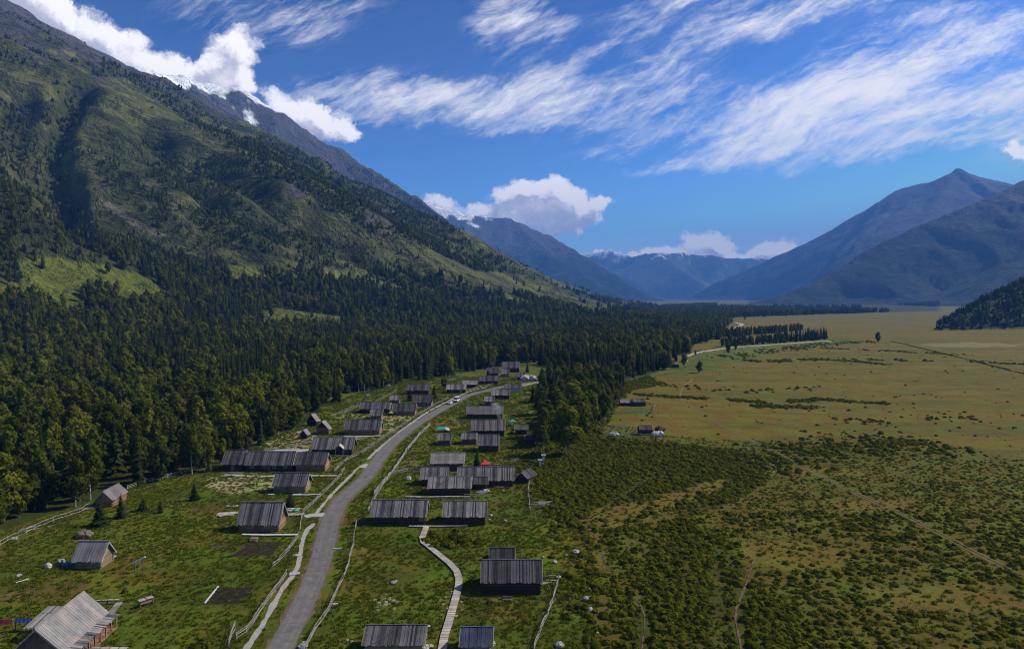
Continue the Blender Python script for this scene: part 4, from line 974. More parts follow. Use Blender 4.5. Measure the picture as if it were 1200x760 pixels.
X(421,457,484,471,'long dark house behind the little outhouse, near the wood', Wd=5.6, roof='roof_dark', wall='log', wins=w2, barge='white_paint')
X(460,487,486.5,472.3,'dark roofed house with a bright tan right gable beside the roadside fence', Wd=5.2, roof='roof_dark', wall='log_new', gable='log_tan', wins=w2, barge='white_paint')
X(457,468,472.5,463,'small square hut behind the house with the bright tan gable', Wd=3.6, hw=2.0, roof='roof_grey', wall='log_tan', name='hut', cat='hut')
X(476,503,461.5,449.5,'dark roofed house behind the two dark garden spruces', Wd=6, hw=2.4, roof='roof_dark', wall='log', wins=w2)
X(484.5,506,476,462.5,'dark roofed house between two garden spruces left of the van', Wd=6, hw=2.2, roof='roof_dark', wall='log_new', gable='log_new')
X(523,546,460.5,450,'grey roofed cabin directly behind the white van', Wd=5.6, roof='roof_grey', wall='log', wins=w2)
X(542,559,454.5,445.5,'pale grey roofed cabin right behind the cabin of the van', Wd=5.6, roof='roof_pale', wall='log')
X(561,584,450,440,'dark low house left of the road bend near the top of the village', Wd=6.2, roof='roof_dark', wall='log', wins=w2)
X(570,584,441.5,430.5,'dark square house second from the top of the village', Wd=6.5, hw=2.6, roof='roof_dark', wall='log')
X(587,596.5,441.5,432,'small grey roofed cabin below the topmost large house', Wd=6, roof='roof_grey', wall='log_tan')
X(588,609,436,423.5,'topmost and largest dark house against the wood', Wd=8, hw=3.2, roof='roof_dark', wall='log')
X(606,615,445,436,'narrow dark hut beside the white tarpaulin heap', Wd=5, roof='roof_dark', wall='log', name='hut', cat='hut')
X(591,611,459,449.5,'dark roofed house with a whitewashed front wall at the road bend', Wd=6, roof='roof_dark', wall='white_paint')
X(576,597,467.5,456.5,'grey plank roofed barn below the white walled house', Wd=6, roof='roof_grey', wall='log', name='barn', cat='barn')
X(568,579,475,464,'narrow grey shed right of the road above the long pale roofed barn', Wd=4.6, roof='roof_grey', wall='board', name='shed', cat='shed')
X(546,590,490.5,475.5,'long barn with a pale grey plank roof right of the road', Wd=5.8, hw=2.3, roof='roof_pale', wall='log', name='barn', cat='barn')
X(552,592,511,492,'large dark roofed barn with smoke drifting over its right half', Wd=7.5, hw=2.4, roof='roof_grey', wall='log', name='barn', cat='barn')
X(513,528,521.5,508,'small shed standing just below the green tarpaulin', Wd=4.2, hw=2.0, roof='roof_grey', wall='board', name='shed', cat='shed')
X(541,558.5,520.5,507,'grey shed joined to the left of the darkest barn', Wd=4.6, hw=2.1, roof='roof_grey', wall='board', name='shed', cat='shed')
X(560,584.5,529.5,509,'darkest barn, standing in front of the smoking one', Wd=6, hw=2.5, roof='roof_dark', wall='log', name='barn', cat='barn')
X(505,543.5,551,530.3,'pinkish grey roofed barn with broad white gable boards and eave', Wd=6.2, hw=2.3, roof='roof_pale', wall='board', name='barn', cat='barn', barge='white_paint')
X(493,524,569,547,'left piece of the long grey roof behind the front barn', Wd=5, hw=2.1, roof='roof_grey', wall='log', name='barn', cat='barn')
X(535,603,570,547,'right long piece of the grey roofs, reaching past the red tent', Wd=5.2, hw=2.1, roof='roof_grey', wall='log', name='barn', cat='barn')
X(501.5,552.5,580,558,'front barn with a pole lying on its grey roof, before the long grey roofs', pole=True, Wd=4.6, hw=2.2, roof='roof_grey', wall='log', name='barn', cat='barn')
X(557,570.5,573,562,'low lean shed at the right end of the front barn', Wd=3, hw=1.7, roof='roof_dark', wall='log', name='shed', cat='shed')
X(434,500,615,585.5,'long dark barn nearest the right edge of the road', Wd=5.4, hw=2.3, roof='roof_grey', wall='log', name='barn', cat='barn', wins=((.93,.5,.5),))
X(519,570,615,586.8,'grey roofed barn above the bend of the boardwalk', Wd=5.2, hw=2.3, roof='roof_grey', wall='log', name='barn', cat='barn')
X(563,636,696,655.5,'barn with a striped plank roof right of the boardwalk, bench in front', Wd=6, hw=2.35, roof='roof_dark', wall='log', name='barn', cat='barn', over=.35)
X(426,497,772,732,'striped plank roof at the bottom edge left of the boardwalk', pole=True, Wd=5, hw=2.3, roof='roof_dark', wall='log_tan', name='barn', cat='barn')
X(541,575,774,735,'striped bluish roof at the bottom edge right of the boardwalk', Wd=5, hw=2.3, roof='roof_blue', wall='log_tan', name='shed', cat='shed')
X(604,618,509,498,'small greenish roofed shed under the dark trees', Wd=4.5, hw=2, roof='roof_green', wall='log', name='shed', cat='shed')
X(616,627,520,511,'small blue roofed shed at the foot of the dark trees', Wd=4, hw=1.8, roof='roof_blue', wall='log', name='shed', cat='shed')
X(749.5,765,510.5,501,'dark square shed standing inside the field corral', Wd=4.4, hw=2.0, roof='roof_dark', wall='log', name='shed', cat='shed', over=.1)
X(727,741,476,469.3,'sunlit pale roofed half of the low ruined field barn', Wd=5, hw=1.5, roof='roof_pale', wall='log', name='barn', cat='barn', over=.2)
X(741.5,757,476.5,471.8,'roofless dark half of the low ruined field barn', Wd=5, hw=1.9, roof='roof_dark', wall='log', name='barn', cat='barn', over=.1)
X(776,796,430.5,424,'low dark cattle barn far up at the field edge', Wd=7, hw=2.2, roof='roof_dark', wall='log', name='barn', cat='barn')
X(575,602,657,649,'low dark board shelter behind the striped roof barn', Wd=2, hw=1.0, roof='roof_dark', wall='log', name='shelter', cat='shelter')

def Yh(ax, ay, bx, by, zr, half, hw, label, **kw):
    """house whose ridge runs away from the camera; the ridge ends seen at (ax,ay) and (bx,by) at height zr"""
    u, v = ray(ax, ay); Y0 = (zr-CAMH)/v; x0 = u*Y0; u, v = ray(bx, by); Y1 = (zr-CAMH)/v; x1 = u*Y1
    L = math.hypot(x1-x0, Y1-Y0); cx_, cy_ = (x0+x1)/2, (Y0+Y1)/2; rz = math.atan2(Y1-Y0, x1-x0)
    z = float(hz(cx_, cy_)); return house((cx_, cy_, z+.03), L-.9, 2*half-.9, hw, zr-hw-.1, label, rz=rz, **kw)
big = Yh(41,736,98.5,692,5.5,3.6,2.5,'pale roofed house with orange porch posts at the bottom left corner', roof='roof_pale', wall='log_new', gable='board', over=.45, pw=.24, bumpy=.02)
# its porch: local x runs to the far end, local -y faces right
Lb = (Vector(G(41,736,5.5))-Vector(G(98.5,692,5.5))).length-.9
pr = MB(); R_p = random.Random(4); plank_slope(pr, -Lb/2-.45, Lb/2+.45, -3.5, 2.14, -5.1, 1.86, .3, R_p, bumpy=.02); pr.build('porch_roof', M['roof_grey'], big)
for i in range(8):
    x = -Lb/2+.2+i*(Lb-.4)/7; b_ = MB(); b_.box((x,-4.95,.93),(.16,.16,1.86)); b_.build('porch_post', M['log_new'], big)
for i, x in enumerate((-4.2,-2.0,.6,3.2)):
    f = MB(); f.box((x,-3.19,1.3),(1.1,.12,1.0)); fr = f.build('window_frame', M['white_paint'], big); g_ = MB(); g_.box((x,-3.25,1.3),(.85,.06,.8)); g_.build('pane', M['glass'], fr)
d_ = MB(); d_.box((-.8,-3.19,1.0),(.9,.12,1.95)); d_.build('door', M['board'], big)
dk = MB(); 
for i in range(int(Lb/.3)): dk.box((-Lb/2+.15+i*.3,-4.15,.12),(.27,1.9,.1))
dk.build('porch_floor', M['log_new'], big, 'stuff')
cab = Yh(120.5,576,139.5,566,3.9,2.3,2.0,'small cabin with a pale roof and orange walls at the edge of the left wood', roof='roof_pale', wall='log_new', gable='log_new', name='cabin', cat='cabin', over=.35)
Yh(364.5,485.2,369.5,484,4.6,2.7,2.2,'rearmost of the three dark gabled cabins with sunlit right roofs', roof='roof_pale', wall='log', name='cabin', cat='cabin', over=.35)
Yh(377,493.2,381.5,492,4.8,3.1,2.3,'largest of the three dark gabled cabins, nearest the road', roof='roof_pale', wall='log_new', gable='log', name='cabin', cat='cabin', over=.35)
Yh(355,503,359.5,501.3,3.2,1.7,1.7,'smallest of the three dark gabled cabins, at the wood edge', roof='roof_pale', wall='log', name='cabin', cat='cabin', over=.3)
Yh(611,553,622,548,3.0,2.2,1.6,'tiny gabled hut with white trim at the right end of the village', roof='roof_dark', wall='log', name='hut', cat='hut', over=.3, barge='white_paint')
# three stepped lean-to roofs and a shaded wall line behind the big house
for i, (px, py, lb) in enumerate(((63,712,'farthest of three stepped lean-to roofs beside the big pale roof'),(53,721,'middle of three stepped lean-to roofs beside the big pale roof'),(44,730,'nearest of three stepped lean-to roofs beside the big pale roof'))):
    g = Vector(G(px, py, 2.2)); z0 = float(hz(g.x, g.y)); e = empty('lean_to', (g.x, g.y, z0)); tag(e, lb, 'lean-to')
    m_ = MB(); plank_slope(m_, -1.5, 1.5, .8, 2.3, -.8, 2.0, .3, random.Random(i)); m_.build('roof_planks', M['roof_grey'], e, 'stuff')
    for sx in (-1.3,1.3):
        for sy in (-.7,.7): b_ = MB(); b_.box((sx,sy,1.0),(.1,.1,2.0)); b_.build('post', M['board'], e)
Sx = clear_of_houses(Sx)
# ------------------------------------------------------------------ fences
post_me = MB(); post_me.box((0,0,.45),(.12,.12,1.3), taper=.8); POST = post_me.mesh('post', M['fence_wood'])
rail_me = MB(); rail_me.bar((-.5,0,0),(.5,0,0),.5,.4,5); RAIL = rail_me.mesh('rail', M['fence_wood'])
def fence(pts, label, rails=3, gap=2.4, h=1.15, th=.055, pieces=True, mt='fence_wood'):
    Wp = [GZ(*q) for q in pts]; e = empty('fence', Wp[0]); tag(e, label, 'fence'); posts = []
    for a, b in zip(Wp[:-1], Wp[1:]):
        n = max(1, int(round((b-a).length/gap)))
        for i in range(n):
            p = a.lerp(b, i/n); posts.append(Vector((p.x+random.uniform(-.12,.12), p.y+random.uniform(-.12,.12), float(hz(p.x, p.y)))))
    posts.append(Wp[-1]); o = Wp[0]; mb = MB()
    for i, p in enumerate(posts):
        q = p-o; lean = random.uniform(-.08,.08); ht = h*random.uniform(.9,1.15)
        if pieces:
            c = link('post', POST, e); c.location = q; c.rotation_euler = (lean, random.uniform(-.08,.08), random.uniform(0,3)); c.scale = (1,1,ht/1.1)
        else: mb.bar(q-Vector((0,0,.2)), q+Vector((lean,0,ht)), .07, .05, 4)
        if i < len(posts)-1:
            r = posts[i+1]-o
            for k in range(rails):
                z = h*(.35+.6*k/max(1, rails-1)) + random.uniform(-.07,.07); A = q+Vector((0,0,z)); B = r+Vector((0,0,z+random.uniform(-.1,.1))); d = (B-A).normalized()*.2; A -= d; B += d
                if random.random() < .06: B.z -= .5
                if pieces:
                    c = link('rail', RAIL, e); c.location = (A+B)/2; L = (B-A).length; c.scale = (L, th*2, th*2); c.rotation_euler = (B-A).to_track_quat('X','Z').to_euler()
                else: mb.bar(A, B, th*1.1, th*.8, 4)
    if not pieces: mb.build('railing', M[mt], e, 'stuff')
    return e
fence([(277,749),(289,741.6),(303,722),(318,700),(336,674.5)], 'rail fence running up the left side of the road, lowest stretch')
fence([(269,757),(275.5,736)], 'short leaning gate rails at the lower end of the roadside fence')
fence([(320,664),(335,650),(350,629.5)], 'short dark railed fence beside the small dug plot by the road')
fence([(351,624),(354.5,604)], 'short rail fence left of the road just below the slab crossing')
fence([(355,602),(370,588),(385,573),(398,560.5),(404,551)], 'double railed fence from the slab crossing up to the long house')
fence([(392,553),(407,540),(424,532),(440,520),(455,510),(483,492)], 'fence in front of the pink gabled house along the footpath', pieces=False)
fence([(484,491),(497,483),(512,474),(526,467)], 'fence along the road between the dark houses and the van', pieces=False)
fence([(540,461),(560,455),(578,451)], 'low far fence between the grey cabins and the road bend', pieces=False, rails=2)
fence([(358.4,760),(370,740),(385,718),(391,704),(395,694),(408,665),(414,640),(415,626)], 'long pale rail fence on the right side of the road', rails=3)
fence([(416.5,622),(419,612)], 'short end of rail fence by the left corner of the long dark barn')
fence([(431,600),(438,588),(448,570.5),(452,563)], 'rail fence right of the road above the long dark barn')
fence([(439,581),(461,554),(470,541),(478,528),(492,511),(504,499.5)], 'tall board fence right of the road beside the pinkish roofed barn', pieces=False, h=1.5, rails=5)
fence([(625,764),(634,738),(645,715),(650,700),(654,685)], 'pale pole fence right of the striped roof barn')
fence([(621.5,600),(620,588),(618.4,576),(621,567)], 'bent pole fence below the tiny white trimmed hut')
fence([(545,582.5),(560,582),(575,583)], 'low rail fence before the right end of the front barn', rails=2, h=.8)
fence([(0,641),(30,626),(62,612),(92,602),(112,592)], 'old rail fence along the foot of the left wood', rails=2)
fence([(149,574),(170,567),(196,560.5),(230,552),(255,549)], 'rail fence from the orange cabin along the wood to the dark row', rails=3)
fence([(424,456.5),(440,456),(458,456),(476,455.5)], 'far pole fence behind the left houses', pieces=False, rails=2)
fence([(403,486),(420,477),(439,473.5),(452,465),(465,458)], 'pale pole fence running up to the wood behind the dark houses', pieces=False, rails=2)
fence([(384.6,537.5),(396,537),(407.6,537)], 'short white railed fence below the porch gable house', pieces=False, rails=2, h=1.0)
fence([(388,490),(402,484),(415,478)], 'pale fence right of the three dark cabins', pieces=False, rails=2)
fence([(524,495),(546,496)], 'low fence closing the orange brown yard', pieces=False, rails=2)
fence([(500,553),(478,553),(462,556)], 'board fence left of the grey roofs by the road', pieces=False, rails=4)
fence([(703,505),(725,503),(749,504)], 'back rails of the corral around the dark field shed', pieces=False, rails=3)
fence([(712,511.5),(735,512),(766,512.5),(778,510)], 'front rails of the corral around the dark field shed', pieces=False, rails=3)
fence([(706,472),(715,473),(726,475)], 'broken rails left of the low ruined field barn', pieces=False, rails=2)
fence([(706,485),(728,485),(745,484),(764,483)], 'collapsed rails in front of the low ruined field barn', pieces=False, rails=2, h=.8)
fence([(765,482),(768,476),(757,474)], 'tangled rails right of the low ruined field barn', pieces=False, rails=4, h=1.2)
fence([(770,428),(776,424),(790,422)], 'white topped rails round the far cattle barn', pieces=False, rails=3, h=1.5)
fence([(520,447),(540,443.5),(560,441),(575,440)], 'far pole fence between wood and upper cabins', pieces=False, rails=2)
# ------------------------------------------------------------------ boardwalks and plank walks
def walk(pts, wd, label, lift=.28, name='boardwalk', pl=.32, mt='pale_wood'):
    Wp = [GZ(*q) for q in pts]; e = empty(name, Wp[0]); tag(e, label, 'boardwalk'); o = Wp[0]; mb = MB(); sp = MB()
    for a, b in zip(Wp[:-1], Wp[1:]):
        d = (b-a); L = d.length; n = max(1, int(L/pl)); rz = math.atan2(d.y, d.x)
        for i in range(n):
            p = a.lerp(b, (i+.5)/n); z = float(hz(p.x, p.y)); mb.box((p.x-o.x, p.y-o.y, z-o.z+lift+random.uniform(-.015,.015)), (pl*.93, wd*random.uniform(.95,1.04), .05), rz)
        u = d.normalized(); nrm = Vector((-u.y, u.x, 0))*wd*.38
        for s in (-1, 1): sp.bar(a-o+nrm*s+Vector((0,0,lift-.1)), b-o+nrm*s+Vector((0,0,lift-.1)), .07)
        for i in range(int(L/2)+1):
            p = a.lerp(b, i/(int(L/2)+1))
            for s in (-1,1): q = p-o+nrm*s; sp.bar(q+Vector((0,0,-.3)), q+Vector((0,0,lift-.1)), .06)
    mb.build('walk_planks', M[mt], e, 'stuff'); sp.build('bearers', M['board'], e)
    LANES.append(([tuple(p) for p in Wp], wd/2+.35)); return e
walk([(500,617),(498,622),(495,630),(496,636),(505,643),(516,652),(527,661),(535,670),(538,680),(537,690),(534,702),(530,716),(526,730),(521,746),(518,764)], 1.25, 'winding pale boardwalk between the two bottom striped roofs')
walk([(479,617),(500,617.5),(525,617),(548,616.5)], .8, 'straight plank walk along the fronts of two barns', pl=.5)
walk([(475,582.5),(500,583),(526,582.5),(550,582.6)], .8, 'straight plank walk in front of the smooth roofed barn', pl=.5)
walk([(284,626),(310,627),(349,627)], .7, 'white plank walk below the house above the garden plot', pl=.6, mt='white_paint')
walk([(343,580.5),(360,580.5),(376,580)], .6, 'short white plank walk right of the sunlit gable cabin', pl=.6, mt='white_paint')
walk([(333,603),(345,603.5),(357,603)], 1.6, 'wide pale deck between house and slab crossing', pl=.5)
walk([(256,605),(268,602.5),(279,601)], 1.6, 'pale deck at the left corner of the house above the plot', pl=.5)
walk([(107,760),(150,760.5)], .5, 'pale plank edging at the bottom of the picture right of the big house', pl=1.2)
# walkway behind the big house
walk([(118,733),(128,722),(140,707)], 1.0, 'sloping plank walk climbing past the far corner of the big house', lift=.5)
walk([(112,706),(140,705)], .4, 'pale wall top behind the big pale roofed house', lift=.7, pl=.8)

# ------------------------------------------------------------------ lumber, slabs, heaps, rocks
def lumber(px, py, n, L, ang, label, mt='pale_wood', spread=1.6, name='lumber_pile', cat='lumber'):
    g = GZ(px, py); e = empty(name, g); tag(e, label, cat)
    for i in range(n):
        b = MB(); a = math.radians(ang)+random.gauss(0, .16); b.box((random.gauss(0, spread*.5), random.gauss(0, spread*.5), .08+.14*i/ n*2), (L*random.uniform(.6,1.1), .22, .09), a); b.build('plank', M[mt], e)
lumber(360,517,9,4.5,20,'heap of pale planks just left of the broad porch gable house'); lumber(345,521,8,4,12,'loose pale boards in the middle of the lumber yard')
lumber(328,517,8,3,-20,'reddish lumber heap at the wood edge of the lumber yard','log_new'); lumber(318,526,8,5,8,'low pale board stack behind the long dark row')
lumber(350,506,6,4,60,'pale poles leaning uphill toward the smallest cabin'); lumber(372,506,6,4,30,'pale boards between small cabin and broad house')
lumber(300,559,4,5,45,'two long poles lying on the pale yard above the cabin','board'); lumber(292,563,3,5,30,'long dark plank pile on the pale dry yard','board')
lumber(268,556,5,4,10,'curved pale branches by the left end of the paving'); lumber(637,591,14,4.2,15,'pale brush and pole pile above the trail',  'fence_wood', 2.2, 'brush_pile', 'brush pile')
lumber(586,544,10,3,10,'scattered reddish boards right of the red tent','log_new',3.5); lumber(600,540,10,3,-20,'scattered pale boards on the brown yard below the trees','pale_wood',3.5)
lumber(587,571,8,3,4,'pinkish board heap before the long grey roofs','log_new',1.2); lumber(565,577,6,2.5,10,'white firewood heap at the right corner of the front barn','white_paint',1.0,'woodpile','firewood')
lumber(645,678,5,2.4,0,'short stack of poles at the right corner of the striped roof barn','fence_wood',.8); lumber(636,684,5,2.5,10,'pale boards leaning at the foot of the striped roof barn','pale_wood',.5)
lumber(104,597,12,3.2,35,'grey log pile in front of the left wood below the orange cabin','fence_wood',1.2,'log_pile','log pile'); lumber(38,620,5,3,60,'leaning grey poles on the left pasture edge','fence_wood')
lumber(26,680,2,2.2,45,'single bright stick lying on the brown grass at far left','white_paint',.2); lumber(131,652,3,1.5,60,'small white pole lying right of the tan walled shed','white_paint',.3)
lumber(400,527,5,3,10,'pale boards right of the broad porch gable house'); lumber(392,709,3,1.6,0,'short pale board beside the right road fence','white_paint',.2); lumber(396,643,2,1.6,0,'small white board on the right road verge','white_paint',.15)
lumber(600,486,6,3,0,'grey boards on the dark yard under the trees','board'); lumber(590,493,5,2.5,10,'pale scraps above the large smoking barn','pale_wood',1.5)
lumber(650,497,6,3,0,'few pale boards under the big dark trees','fence_wood',2); lumber(500,443,5,4,0,'pale logs on the upper left pasture','fence_wood',1.5); lumber(535,440,5,4,5,'pale poles at the far wood edge','fence_wood',1.5)
def slab(px, py, sx, sy, rz, label, mt='slab', h=.12, name='concrete_slab', cat='slab'):
    g = GZ(px, py); b = MB(); n = max(1, int(sx/1.1)); e = empty(name, g, math.radians(rz)); tag(e, label, cat)
    for i in range(n): q = MB(); q.box((-sx/2+(i+.5)*sx/n, 0, h/2+.02+random.uniform(0,.02)), (sx/n-.05, sy, h)); q.build('panel', M[mt], e)
slab(340,529,11,4.6,2,'large pale sheet roofing lying behind the long dark row','slab',.5,'roof_sheets','roofing')
slab(272,593,2.6,1.2,8,'small pale sheet left of the house above the garden plot'); slab(265,602,4,2.6,8,'bright pale slab left of the house above the garden plot')
slab(343,597,3,2.6,5,'pale slab under the little blue tarpaulin'); slab(348,579,2,.9,0,'small pale slab at the foot of the sunlit gable cabin')
slab(348,650,1.6,1.0,10,'upper small slab bridging the ditch left of the road'); slab(345,672,1.8,1.3,10,'lower small slab bridging the ditch left of the road')
slab(318,579,1.6,.8,0,'small white slab at the left corner of the sunlit gable cabin','white_paint')
slab(300,552,.8,.5,0,'tiny pale step before the long dark row')
def heap(px, py, r, mt, label, name='tarp_heap', cat='heap', seed=1, n=3, sq=.6):
    g = GZ(px, py); b = MB(); R = random.Random(seed)
    for i in range(n): b.blob((R.uniform(-r,r)*.6, R.uniform(-r,r)*.35, r*.25), (r*R.uniform(.5,.9), r*R.uniform(.4,.8), r*sq*R.uniform(.7,1.1)), seed+i, 12, 8, .16, True)
    o = b.build(name, M[mt]); o.location = g; tag(o, label, cat); return o
heap(619,445,3.6,'tarp','large white tarpaulin heap beside the gravel access at the top', seed=3, n=4)
heap(55.5,664,.75,'tarp','round white bundle at the left end of the junk heap','bundle','bundle',5,1,.9)
for i, (px, py, r, m_, lb) in enumerate(((64,662,.8,'board','brown sacks in the junk heap next to the white bundle'),(77,662,.7,'blue','blue covered box in the junk heap'),(83,659,.6,'slab','pale crate top against the tan walled shed'),(70,658,.7,'rock','stone coloured bags behind the junk heap'))):
    heap(px, py, r, m_, lb, 'junk_bundle', 'junk', 20+i, 2, .8)
heap(119,660,.7,'white_paint','white sheet leaning at the right front corner of the tan shed','sheet','sheet',31,2,.6)
heap(95,630,1.9,'board','reddish low roofed woodstack behind the tan walled shed','woodstack','woodstack',33,3,.5)
heap(770,511,2.0,'tarp','pale junk heap beside the dark corral shed','junk_heap','junk',35,4,.6); heap(720,511,1.8,'tarp','white and grey junk heap at the left corral end','junk_heap','junk',38,4,.5)
heap(772,505,2.2,'hide','brown brush heap right of the dark corral shed','brush_heap','heap',41,3,.6); heap(570,576,.8,'white_paint','white sacks at the right corner of the front barn','sack','sacks',43,3,.6)
heap(481,562,1.0,'tarp','pale heap left of the front barn','heap','heap',45,3,.8); heap(346,575.5,.4,'white_paint','small white sack by the sunlit gable cabin','sack','sack',47,1,.8)
heap(802,424,3.0,'tarp','pale hay heap at the right end of the far cattle barn','hay_heap','hay heap',48,3,.4)
ROCKS = [(675,647,.75,'broad pale boulder, highest of those right of the striped barn'),(650,659,.55,'pale boulder just above the pole fence'),(636,653,.4,'small pale stone behind the striped roof barn'),
 (689,703,.8,'jagged pale boulder beside the round one, lower right of the barn'),(691,715,.65,'smooth round boulder lower right of the pole fence'),(656,757,.8,'pinkish boulder at the bottom edge of the picture'),
 (655,677,.5,'rounded stone on top of the pole fence end'),(664,651,.4,'grey stone between two boulders right of the barn'),(651,613,.4,'single white stone right of the bent fence'),(590,576,.5,'white stone before the long grey roofs'),
 (575,604,.5,'white stone at the right end of the boardwalk barn'),(574,609,.35,'small stone under the right eave of the boardwalk barn'),(545,585,.35,'small stone in front of the plank walk'),(592,610,.4,'stone on the grass right of the boardwalk barn'),
 (498,760,.7,'boulder at the right corner of the bottom left striped roof'),(505,758,.5,'stone between bottom striped roof and boardwalk'),(461,683,.5,'white stone above the white flowering bush'),(464,681,.35,'smaller white stone above the white flowering bush'),
 (412,752,.3,'small white stone left of the bottom striped roof'),(407,750,.3,'tiny white stone by the right road fence'),(355,758,.8,'pale flat rock at the bottom end of the right road fence'),(577,755,.6,'stone at the right corner of the bluish roof'),
 (17,633,.7,'pale boulder on the upper left pasture'),(22,674,.5,'grey stone on the brown grass at far left'),(550,476,.5,'pale stone on the verge below the van'),(536,477,.5,'white stone right below the van'),(642,690,.3,'tiny stone in the grass beside the pole fence'),(430,464,.6,'white post stone at the far left houses'),
 (447,452,.7,'pale rock on the far left pasture'),(456,452,.8,'larger pale rock on the far left pasture'),(516,437,.9,'pale rock near the far wood edge'),(690,690,.35,'small stone above the jagged boulder'),(700,742,.3,'little stone low in the bushes')]
for i, (px, py, r, lb) in enumerate(ROCKS):
    b = MB(); b.blob((0,0,r*.25), (r, r*.8, r*.62), 60+i, 9, 6, .2, True); o = b.build('boulder', M['rock']); o.location = GZ(px, py); o.rotation_euler = (0,0,i); tag(o, lb, 'rock')
# dug garden plots
def plot(pts, label, mt='soil', edge=None):
    e = empty('garden_plot', GZ(*pts[0])); tag(e, label, 'garden plot'); o = GZ(*pts[0]); c = [GZ(*q)-o for q in pts]; n = 9
    for i in range(n):
        a = c[0].lerp(c[3], (i+.5)/n); b = c[1].lerp(c[2], (i+.5)/n); f = MB(); k = 10; w_ = (c[3]-c[0]).length/n*.48; V_ = []
        u = (c[3]-c[0]).normalized()
        for j in range(k+1):
            p = a.lerp(b, j/k)+Vector((0,0,.06)); f.v += [tuple(p-u*w_+Vector((0,0,-.05))), tuple(p+Vector((0,0,.16+random.uniform(-.06,.06)))), tuple(p+u*w_+Vector((0,0,-.05)))]
        for j in range(k):
            f.f += [(3*j,3*j+3,3*j+4,3*j+1),(3*j+1,3*j+4,3*j+5,3*j+2)]; f.mi += [0,0]
        f.build('soil_row', M[mt], e)
    if edge:
        for (i, j) in edge: f = MB(); f.bar(c[i]+Vector((0,0,.2)), c[j]+Vector((0,0,.2)), .11); f.build('edge_board', M['white_paint'], e)
    return e
plot([(240,707),(281,707),(297,688),(256,687)], 'dark dug garden bed edged by a white board on its left', edge=((0,3),))
plot([(268,651),(318,649),(330,634),(300,634)], 'reddish brown dug plot below the grey roofed house', 'soil')
# wooden swing frame, table, A-frame shelter
g = GZ(163,668); e = empty('wooden_frame', g, .1); tag(e, 'wooden frame of two posts with a white sloping beam in the left pasture', 'wooden frame')
for x in (-.75,.75): b = MB(); b.box((x,0,1.3),(.12,.12,2.6)); b.build('post', M['board'], e)
b = MB(); b.bar((-1.0,0,1.75),(1.1,0,2.75),.14); b.build('beam', M['white_paint'], e)
g = GZ(171,708); e = empty('hutch', g, math.radians(50)); tag(e, 'small trestle hutch with two white roof panels in the left pasture', 'hutch')
for x in (-1,1):
    for y in (-.35,.35): b = MB(); b.bar((x,y,0),(x*.9,y*.8,1.0),.06); b.build('leg', M['log_new'], e)
b = MB(); b.box((0,0,.75),(1.9,.6,.45)); b.build('box', M['log_new'], e)
for s in (-1,1): b = MB(); b.box((s*.6,0,1.18),(1.05,.95,.06)); b.build('roof_panel', M['pale_wood'], e)
def table(px, py, label, rz=0, c='log_new'):
    g = GZ(px, py); e = empty('table', g, rz); tag(e, label, 'table'); b = MB(); b.box((0,0,.75),(1.5,.75,.07)); b.build('tabletop', M[c], e)
    for x in (-.62,.62):
        for y in (-.28,.28): b = MB(); b.box((x,y,.36),(.08,.08,.7)); b.build('leg', M['white_paint'], e)
    for s in (-1,1): b = MB(); b.box((0,s*.7,.42),(1.4,.25,.06)); b.build('seat', M[c], e)
table(298,633,'wooden table on the brown earth below the white plank walk', .1, 'log_new')
def bench(px, py, label):
    g = GZ(px, py); e = empty('bench', g); tag(e, label, 'bench'); b = MB(); b.box((0,0,.5),(1.7,.4,.07)); b.build('seat', M['board'], e); b = MB(); b.box((0,.2,.75),(1.7,.06,.3)); b.build('backrest', M['log_new'], e)
    for x in (-.7,.7): b = MB(); b.box((x,0,.24),(.1,.35,.48)); b.build('leg', M['white_paint'], e)
bench(595,705,'low wooden bench on the brown grass before the striped roof barn')
# coloured cloths hung on lines at the far left
def cloth(px0, px1, py, z, mt, label):
    a = Vector(G(px0, py, z)); b = Vector(G(px1, py, z)); gz = float(hz(a.x, a.y)); e = empty('clothesline', (a.x, a.y, gz)); tag(e, label, 'clothesline'); L = (b-a).length
    for x in (0, L): q = MB(); q.bar((x,0,0),(x,0,z),.05); q.build('pole', M['board'], e)
    m_ = MB(); n = 16
    for i in range(n+1):
        x = L*i/n; s = .12*math.sin(i*1.7); m_.v += [(x,-.35+s*.3,z-.62),(x,-.05,z-.02),(x,.35+s*.3,z-.55)]
    for i in range(n): m_.f += [(3*i,3*i+3,3*i+4,3*i+1),(3*i+1,3*i+4,3*i+5,3*i+2)]; m_.mi += [0,0]
    m_.build('cloth', M[mt], e)
cloth(-14,14.5,724,2.0,'crimson','crimson cloth hung over a line at the left edge'); cloth(18,37,722,2.0,'blue','blue cloth hung over a line beside the stepped lean-to roofs')
